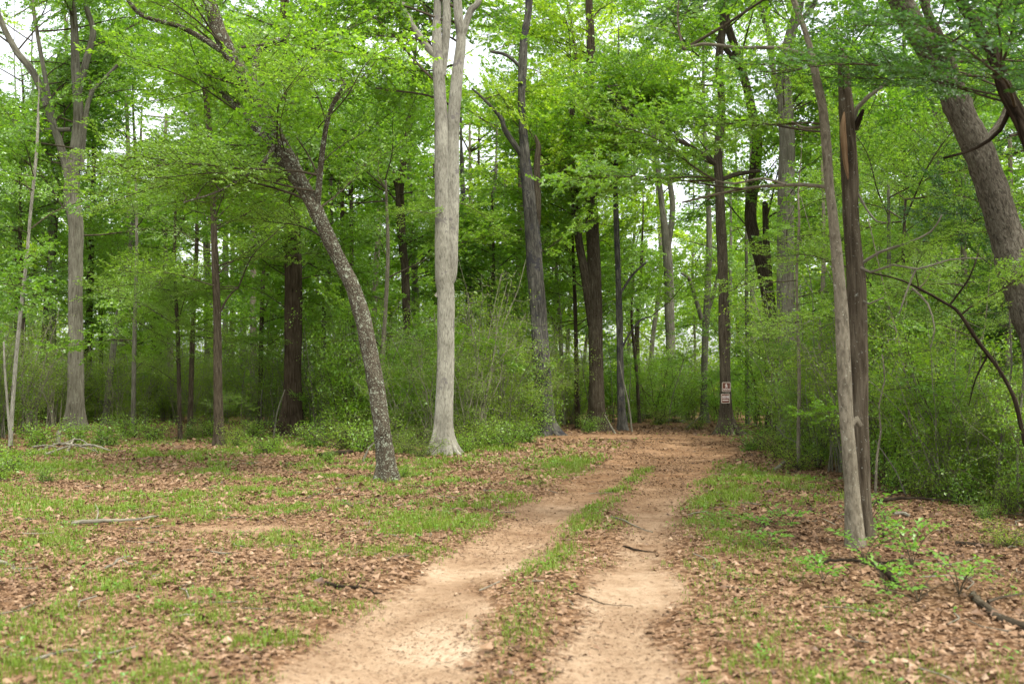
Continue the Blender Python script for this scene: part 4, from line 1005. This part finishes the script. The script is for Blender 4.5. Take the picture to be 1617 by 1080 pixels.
# ------------------------------------------------------------------ saplings and bare stems in the thicket
def stem_thing(name, label, cat, pts, Y, w0, bark, dy=0, leafy=0, group=None, seed=0, tilt=0):
    rg = np.random.default_rng(seed + 900)
    P = [at(px, py, Y + dy * k / max(1, len(pts) - 1)) for k, (px, py) in enumerate(pts)]
    base = np.array((P[0][0], P[0][1], gz(P[0][0], P[0][1]))); P[0] = base - np.array((0, 0, .03))
    root = empty(name, base); tag(root, label, cat, group)
    R_ = np.linspace(w0 / 2, w0 * .18, len(P))
    sP, sR = smooth_path(P, R_, .12)
    mb = MB(); tube(mb, sP - base, sR, 8, 0, disp=.002, seed=seed); mb.obj('stem', [BK[bark]], root)
    for k in range(leafy):
        i_ = rg.integers(len(sP) // 3, len(sP)); az = rg.uniform(0, 6.28)
        place_bough(root, sP[i_] - base, np.array((math.cos(az), math.sin(az), rg.uniform(0, .5))), rg.uniform(.5, 1.1), 'fine' if k % 2 else 'mid', rg)
    return root
stem_thing('sapling', 'kinked pale sapling right of the dark snag', 'sapling', [(1382, 778), (1385, 720), (1391, 680), (1388, 640), (1397, 600), (1393, 560)], 13.5, .035, 'tan', leafy=3, seed=1)
stem_thing('sapling', 'pale sapling forked low in the right thicket', 'sapling', [(1476, 755), (1470, 720), (1462, 680), (1452, 650), (1446, 610), (1440, 585)], 14.2, .045, 'dead', leafy=3, seed=2)
stem_thing('dead_sapling', 'thin bare stem slanting over the right thicket floor', 'dead stem', [(1432, 775), (1415, 745), (1395, 715), (1382, 695)], 13.6, .03, 'dead', seed=3)
stem_thing('sapling', 'crooked bare sapling behind the thicket beside the tall grey trunk', 'sapling', [(1300, 740), (1282, 720), (1262, 700), (1240, 690), (1225, 672)], 19, .04, 'dead', seed=4)
stem_thing('dead_sapling', 'pale slanting dead stem right of the dark double trunk', 'dead stem', [(998, 672), (993, 640), (984, 600), (978, 570)], 31, .06, 'dead', seed=5)
stem_thing('dead_sapling', 'short pale stick propped against the dark double trunk', 'dead stem', [(972, 682), (962, 668), (955, 655)], 30, .07, 'dead', seed=6)
stem_thing('dead_sapling', 'pale branch propped on the red brown trunk', 'dead stem', [(432, 690), (438, 650), (450, 615)], 28, .05, 'dead', seed=7)
stem_thing('dead_sapling', 'pale stick standing in brush left of the lichen blotched trunk', 'dead stem', [(572, 725), (582, 708), (594, 695)], 20, .05, 'dead', seed=8)
stem_thing('dead_sapling', 'fallen pale pole slanting right of the light grey far trunk', 'dead stem', [(1082, 678), (1100, 662), (1115, 650)], 33, .07, 'dead', seed=9)
stem_thing('dead_sapling', 'grey stick leaning at the foot of the thicket near the tall grey trunk', 'dead stem', [(1222, 748), (1232, 735), (1240, 728)], 17.6, .09, 'dead', seed=10)
lbl = ['pale', 'thin', 'bent', 'straight', 'grey', 'bare', 'tall', 'short']
rs = np.random.default_rng(44)
for k in range(34):
    px = [rs.uniform(1200, 1610), rs.uniform(1280, 1617), rs.uniform(480, 860), rs.uniform(0, 480), rs.uniform(880, 1140)][k % 5]
    Yd = (right_edge(px) + rs.uniform(.2, 2)) if px > 1160 else (left_edge(px) if px < 870 else 35) + rs.uniform(-1.5, 2)
    h = rs.uniform(2.2, 4.5); ln = rs.normal(0, .35)
    y0 = 600 + 1.6 / Yd * FPX; u_ = FPX / Yd
    pts = [(px + ln * u_ * t_ ** 1.5 + rs.normal(0, .06) * u_ * t_, y0 - h * t_ * u_) for t_ in (0, .25, .5, .75, 1)]
    nm, sd_ = beside(px)
    st_ = stem_thing('sapling', 'sapling', 'sapling', pts, Yd, rs.uniform(.02, .045), ['tan', 'dead', 'grey'][k % 3], leafy=4, group='saplings along the thicket front', seed=20 + k)
    later(st_, px, f'{lbl[k % 8]} leafy sapling', f'{sd_} the {nm}')

# ------------------------------------------------------------------ seedlings with bright compound leaves near the right pair of trunks
def seedling(label, px, py, h, spread, nst, seed):
    rg = np.random.default_rng(seed + 70)
    g = gnd(px, py); base = np.array((g[0], g[1], gz(g[0], g[1])))
    root = empty('seedling', base); tag(root, label, 'seedling', 'seedlings on the forest floor')
    sm, lm = MB(), MB()
    for s in range(nst):
        az = 2 * math.pi * (s + rg.random() * .7) / nst
        top = np.array((math.cos(az) * spread * rg.uniform(.3, 1.5), math.sin(az) * spread * rg.uniform(.3, 1.5), h * rg.uniform(.35, 1.2)))
        t = np.linspace(0, 1, 6)[:, None]
        P = np.hstack([top[:1] * t ** 1.4, top[1:2] * t ** 1.4, top[2:] * np.sin(t * 1.45)])
        tube(sm, P, .004 * (1 - .7 * t[:, 0]) + .0008, 4, 0)
        if rg.random() < .2: continue
        for q in range(6):
            u = .45 + .55 * q / 5; k = min(int(u * 5), 4); f = u * 5 - k
            p0 = P[k] * (1 - f) + P[k + 1] * f
            dd = unit(P[k + 1] - P[k]); sd2 = np.cross(dd, (0, 0, 1.)) * (1 if q % 2 else -1)
            d = unit(dd * .5 + sd2 + np.array((0, 0, .1)) + rg.normal(0, .15, 3))
            m = 4; w = np.linspace(.03, .12, m)[:, None]
            pp = p0 + d * w
            tube(sm, [p0, p0 + d * .11], [.0012, .0008], 3, 0, cap=False)
            leaves(lm, pp, d * .8 + np.cross(d, (0, 0, 1.)) * np.where(np.arange(m) % 2, .8, -.8)[:, None] + rg.normal(0, .1, (m, 3)), np.array((0, 0, 1.)) + rg.normal(0, .3, (m, 3)), .058 * rg.uniform(.7, 1.2), .03, 0, rg.random(m))
    sm.obj('stem', [TWIG], root); lm.obj('foliage', [LM['plant']], root)
for k, (lab, px, py, h, sp, ns) in enumerate([
        ('bright green seedling right against the foot of the dark snag', 1372, 842, .32, .22, 5), ('seedling in front of the foot of the tan trunk', 1365, 893, .30, .25, 6), ('seedling left of the tan trunk foot with one flat spray', 1300, 925, .14, .12, 4),
        ('broad pale seedling on the verge between the track and the tan trunk', 1210, 838, .14, .35, 6), ('small seedling below the broad pale seedling', 1210, 872, .14, .16, 4), ('leafy seedling behind the forked dead stick', 1440, 905, .36, .22, 6), ('seedling nearest the camera among the dead sticks', 1450, 955, .26, .22, 6),
        ('seedling touching the end of the curved grey log', 1515, 950, .24, .24, 6), ('seedling beside the charred stick end', 1400, 938, .18, .16, 4), ('tiny seedling left of the snag on open leaves', 1290, 905, .10, .10, 3), ('seedling behind the tan and dark trunk pair', 1395, 855, .25, .2, 4),
        ('seedling on the leaves by the light clump of grass', 1250, 830, .12, .2, 4)]):
    seedling(lab, px, py, h, sp, ns, k)

# ------------------------------------------------------------------ fallen wood
def stick(name, label, cat, pts, w0, bark, lift=.02, side=(), seed=0, w1=None, sides=9):
    """pts: pixels on the ground"""
    P = [gnd(px, py) for px, py in pts]
    zz = height([p_[0] for p_ in P], [p_[1] for p_ in P])
    base = P[0].copy(); base[2] = zz[0]
    for p_, z_ in zip(P, zz): p_[2] = z_ + w0 * .35 + lift
    P[0][2] -= lift; P[-1][2] -= lift * .8
    root = empty(name, base); tag(root, label, cat)
    sP, sR = smooth_path(P, np.linspace(w0 / 2, (w1 or w0 * .35) / 2, len(P)), .05)
    sP = sP + np.random.default_rng(seed).normal(0, .004, sP.shape)
    mb = MB(); tube(mb, sP - base, sR, sides, 0, disp=w0 * .15, seed=seed, groove=30, dz=6); mb.obj('stem', [BK[bark]], root)
    for sp in side:
        Q = [gnd(px, py) for px, py, hh in sp]
        for q_, (px, py, hh) in zip(Q, sp): q_[2] = gz(q_[0], q_[1]) + hh + w0 * .3
        mb = MB(); tube(mb, smooth_path(Q, np.linspace(w0 * .25, w0 * .08, len(Q)), .05)[0] - base, smooth_path(Q, np.linspace(w0 * .25, w0 * .08, len(Q)), .05)[1], 6, 0, seed=seed)
        mb.obj('side_twig', [BK[bark]], root)
stick('fallen_branch', 'long thin dead branch lying in the left field', 'branch', [(115, 826), (140, 828), (180, 826), (215, 824), (250, 817)], .045, 'dead', .03, [[(150, 828, 0), (155, 815, .05), (150, 805, .08)]], 1)
stick('fallen_branch', 'short dark stick lying at the left rut edge', 'branch', [(515, 924), (535, 930), (560, 930), (580, 932), (607, 938)], .03, 'rot', .012, [[(560, 930, 0), (568, 925, .03), (572, 921, .05)]], 2)
stick('fallen_log', 'curved grey log at the lower right edge', 'log', [(1535, 950), (1550, 968), (1575, 984), (1600, 996), (1640, 1010), (1690, 1030)], .05, 'snag', .005, [[(1560, 966, .02), (1590, 960, .03), (1640, 952, .03)]], 3, w1=.07, sides=14)
stick('fallen_branch', 'forked dead branch lying in front of the snag', 'branch', [(1285, 900), (1310, 898), (1345, 896), (1375, 902), (1400, 902), (1425, 890)], .04, 'rot', .03, [[(1375, 900, .02), (1390, 915, .03), (1402, 930, .02)]], 4)
stick('fallen_branch', 'charred short stick end under the seedlings', 'branch', [(1388, 898), (1398, 915), (1410, 928), (1416, 938)], .06, 'rot', .03, [], 5, w1=.05)
stick('fallen_branch', 'pale thin stick right of the seedlings', 'branch', [(1470, 898), (1492, 902), (1520, 898), (1545, 885)], .022, 'dead', .02, [], 6)
stick('fallen_log', 'dark rotting stick on the leaves under the right thicket', 'log', [(1510, 866), (1530, 868), (1552, 870)], .06, 'rot', .0, [], 7, w1=.05)
stick('fallen_log', 'long dark fallen branch along the foot of the right thicket', 'log', [(1368, 806), (1400, 800), (1440, 797), (1480, 799), (1525, 798)], .06, 'rot', .03, [[(1400, 800, .02), (1420, 790, .12)]], 8)
stick('fallen_branch', 'broken stub with pale end behind the snag', 'branch', [(1412, 818), (1425, 818), (1434, 822)], .07, 'dead', .0, [], 9, w1=.05)
stick('fallen_branch', 'thin crooked twig lying across the right rut', 'branch', [(985, 860), (1000, 864), (1020, 866), (1040, 870)], .018, 'rot', .008, [], 10)
stick('fallen_branch', 'slender twig crossing the right rut further off', 'branch', [(965, 818), (985, 822), (1010, 830), (1030, 836)], .02, 'dead', .01, [], 11)
stick('fallen_branch', 'grey stick lying across the near right rut', 'branch', [(890, 930), (920, 938), (950, 944), (1000, 944)], .014, 'rot', .006, [], 12)
stick('fallen_branch', 'weathered forked stick on the left field near the edge', 'branch', [(-10, 886), (10, 890), (26, 902)], .04, 'dead', .0, [], 13)
stick('fallen_branch', 'pale thin stick in the middle of the left field', 'branch', [(325, 868), (340, 876), (360, 878), (378, 874)], .022, 'dead', .01, [[(345, 877, 0), (352, 870, .03)]], 14)
stick('fallen_branch', 'bleached short branch half hidden in leaves on the left', 'branch', [(165, 895), (190, 884), (210, 890), (222, 884)], .025, 'dead', .01, [], 15)
stick('fallen_branch', 'pale bent stick at the lower left corner', 'branch', [(50, 1045), (80, 1036), (110, 1030), (150, 1034)], .025, 'dead', .006, [], 16)
stick('fallen_log', 'pale log end poking in at the left edge', 'log', [(-40, 762), (-10, 748), (18, 732)], .10, 'dead', .02, [], 17, w1=.07)
stick('fallen_log', 'dark log lying behind the track bend', 'log', [(985, 664), (1000, 662), (1015, 661), (1030, 661)], .26, 'rot', .0, [], 18, w1=.2, sides=14)
stick('fallen_log', 'thin pale log on the ground behind the track bend', 'log', [(1035, 668), (1055, 666), (1080, 667)], .13, 'dead', .03, [], 19, w1=.1)
stick('fallen_log', 'low brown log in the brush left of the lichen blotched trunk', 'log', [(505, 722), (530, 718), (556, 714)], .11, 'rot', .02, [], 20, w1=.08)
stick('broken_stump', 'small pale stump by the forked grey tree', 'stump', [(90, 700), (91, 699), (92, 698)], .13, 'dead', .0, [], 21) if False else None
g = gnd(91, 702); r_ = empty('broken_stump', (g[0], g[1], gz(g[0], g[1]))); tag(r_, 'small pale broken stump at the foot of the forked grey tree', 'stump')
mb = MB(); tube(mb, *smooth_path([(0, 0, -.1), (.01, 0, .15), (.03, 0, .36)], [.08, .07, .05], .05), 12, 0, disp=.02, seed=6); mb.obj('trunk', [BK['dead']], r_)
for k, pts in enumerate([[(60, 712), (100, 708), (150, 715)], [(95, 704), (125, 702), (155, 718)], [(105, 718), (118, 700), (134, 690)], [(70, 720), (110, 714), (140, 705)], [(120, 706), (145, 712), (175, 716)], [(85, 700), (118, 712), (160, 708)], [(52, 706), (75, 712), (96, 710)]]):
    stick('fallen_branch', ['bleached stick bottom of the pale stick heap', 'crossing stick of the pale stick heap by the forked tree', 'steep stick rising from the pale stick heap', 'long low stick in front of the pale stick heap', 'rightmost stick of the pale stick heap', 'middle stick of the pale stick heap', 'leftmost stick of the pale stick heap'][k], 'branch', pts, .05, 'dead', .12, [], 30 + k)

# ------------------------------------------------------------------ the two brown signs on their tree
SB = plain_mat('sign_brown_paint', [(0, (.12, .035, .018)), (1, (.13, .04, .02))], gloss=.04)
SW = plain_mat('sign_white_paint', [(0, (.62, .57, .52)), (1, (.66, .6, .55))], gloss=.04)
STRIM = plain_mat('sign_tan_edge', [(0, (.40, .34, .27)), (1, (.43, .37, .3))], gloss=.03)
STEEL = plain_mat('screw_steel', [(0, (.3, .3, .3)), (1, (.35, .35, .35))], gloss=.3)
def rrect(w, h, r, y, k=5):
    pts = []
    for cx_, cz_, a0 in ((w / 2 - r, h / 2 - r, 0), (-w / 2 + r, h / 2 - r, 90), (-w / 2 + r, -h / 2 + r, 180), (w / 2 - r, -h / 2 + r, 270)):
        for i_ in range(k):
            a_ = math.radians(a0 + 90 * i_ / (k - 1)); pts.append((cx_ + r * math.cos(a_), y, cz_ + r * math.sin(a_)))
    return pts
def plate(mb, outline, depth, mat=0):
    """extruded outline in xz, front at its y, back DEPTH behind"""
    n_ = len(outline); f = np.array(outline); b_ = f + np.array((0, depth, 0)); c = f.mean(0)
    V = np.vstack([f, b_, [c]])
    F = [(i_, (i_ + 1) % n_, 2 * n_) for i_ in range(n_)] + [(i_, i_ + n_, (i_ + 1) % n_) for i_ in range(n_)] + [((i_ + 1) % n_, i_ + n_, (i_ + 1) % n_ + n_) for i_ in range(n_)]
    mb.add(V, F, mat)
def quadp(mb, x0, x1, z0, z1, y, depth=.002): plate(mb, [(x0, y, z0), (x1, y, z0), (x1, y, z1), (x0, y, z1)], depth)
SY = at(1147, 620, gnd(1150, 687)[1])[1] - .235
def sign(label, px, py, w, h, tilt, kind):
    c = at(px, py, SY); r = empty('trail_sign', c); tag(r, label, 'sign', 'brown trail signs on the tree'); r.rotation_euler = (0, math.radians(tilt), math.radians(-2))
    mb = MB(); plate(mb, rrect(w, h, .03, 0), .004); mb.obj('panel', [STRIM], r, smooth=False)
    mb = MB(); plate(mb, rrect(w - .042, h - .042, .02, -.003), .003); mb.obj('face', [SB], r, smooth=False)
    for z_ in (h * .44, -h * .44):
        mb = MB(); tube(mb, [(0, .002, z_), (0, -.008, z_)], [.006, .006], 8, 0); mb.obj('screw', [STEEL], r)
    if kind == 'hiker':
        mb = MB(); y = -.0055
        plate(mb, [(.0 + .014 * math.cos(a_), y, .082 + .014 * math.sin(a_)) for a_ in np.linspace(0, 2 * np.pi, 12, endpoint=False)], .002)
        for ol in ([(-.018, .066), (.016, .066), (.018, .02), (-.014, .02)], [(-.014, .022), (.002, .022), (-.02, -.032), (-.032, -.030)], [(.001, .022), (.018, .022), (.026, -.032), (.012, -.032)], [(-.036, .062), (-.022, .064), (-.022, .03), (-.036, .034)], [(.014, .06), (.020, .052), (.04, .035), (.036, .029)], [(.038, .048), (.042, .048), (.046, -.032), (.041, -.032)]):
            plate(mb, [(a_, y - .0003, b_) for a_, b_ in ol], .002)
        mb.obj('symbol', [SW], r, smooth=False)
        mb = MB()
        xx = -.085
        for cw in (.02, .014, .018, .008, .018, .0, .02, .014, .016, .018):
            if cw: quadp(mb, xx, xx + cw, -.085, -.05, y)
            xx += cw + .0065 if cw else .012
        mb.obj('lettering', [SW], r, smooth=False)
    else:
        mb = MB(); y = -.0055
        for z_ in (.062, .018):
            xx = -.09
            for cw in (.018, .013, .02, .009, .017, .0, .02, .013, .018, .012):
                if cw: quadp(mb, xx, xx + cw, z_ - .015, z_ + .018, y)
                xx += cw + .0055 if cw else .012
        mb.obj('lettering', [SW], r, smooth=False)
        mb = MB(); plate(mb, [(-.085, y, -.064), (.075, y, -.064), (.088, y, -.05), (.075, y, -.036), (-.085, y, -.036)], .002); mb.obj('white_bar', [SW], r, smooth=False)
sign('upper brown sign with a white hiker symbol and a line of text', 1146.8, 611, .25, .28, 1, 'hiker')
sign('lower brown sign with two lines of text and a white bar', 1145.6, 629, .25, .28, -1.5, 'text')

# ------------------------------------------------------------------ the wood beyond, one mass
mb = MB()
rg = np.random.default_rng(99)
nc = 2100
cx = rg.uniform(-62, 62, nc); cyy = rg.uniform(60, 92, nc); cz = 12.5 * rg.random(nc) ** 1.35 + .2
pxs = 808.5 + FPX * cx / cyy
k = ~((np.abs(pxs - 1050) < 60) & (cz > 10.5)); cx, cyy, cz = cx[k], cyy[k], cz[k]; nc = len(cx)
per = 85
P = np.repeat(np.stack([cx, cyy, cz], 1), per, 0) + rg.normal(0, 1, (nc * per, 3)) * np.array((1.4, 1.4, .7))
P[:, 2] = np.maximum(P[:, 2], .05)
quads(mb, P, rg.normal(0, 1, P.shape) * np.array((1, 1, .5)), np.array((0, 0, 1.)) + rg.normal(0, .7, P.shape), rg.uniform(.2, .34, len(P)), .18, 0, np.clip(np.repeat(rg.random(nc), per) * .5 + rg.random(len(P)) * .5, 0, 1))
tag(mb.obj('distant_wood', [LM['lime']], smooth=False), 'dense green wood closing the view far behind the thicket', 'woodland', kind='stuff')

ORD = ['leftmost', 'second', 'third', 'fourth', 'fifth', 'sixth', 'seventh', 'eighth', 'ninth', 'tenth', 'eleventh', 'twelfth', 'thirteenth', 'fourteenth', 'fifteenth']
sets = {}
for o_, px, hd, tl in NAMED: sets.setdefault((hd, tl), []).append((px, o_))
for (hd, tl), v_ in sets.items():
    v_.sort(key=lambda t: t[0])
    for k, (px, o_) in enumerate(v_):
        lb_ = f'{hd} {tl}' if len(v_) == 1 else f'{ORD[k]} {hd} {tl}'
        if len(lb_.replace('-', ' ').split()) > 16: lb_ = lb_.replace(' twiggy', '').replace(' leafy', '').replace(' open', '')
        o_['label'] = lb_
print('objects', len(bpy.data.objects))
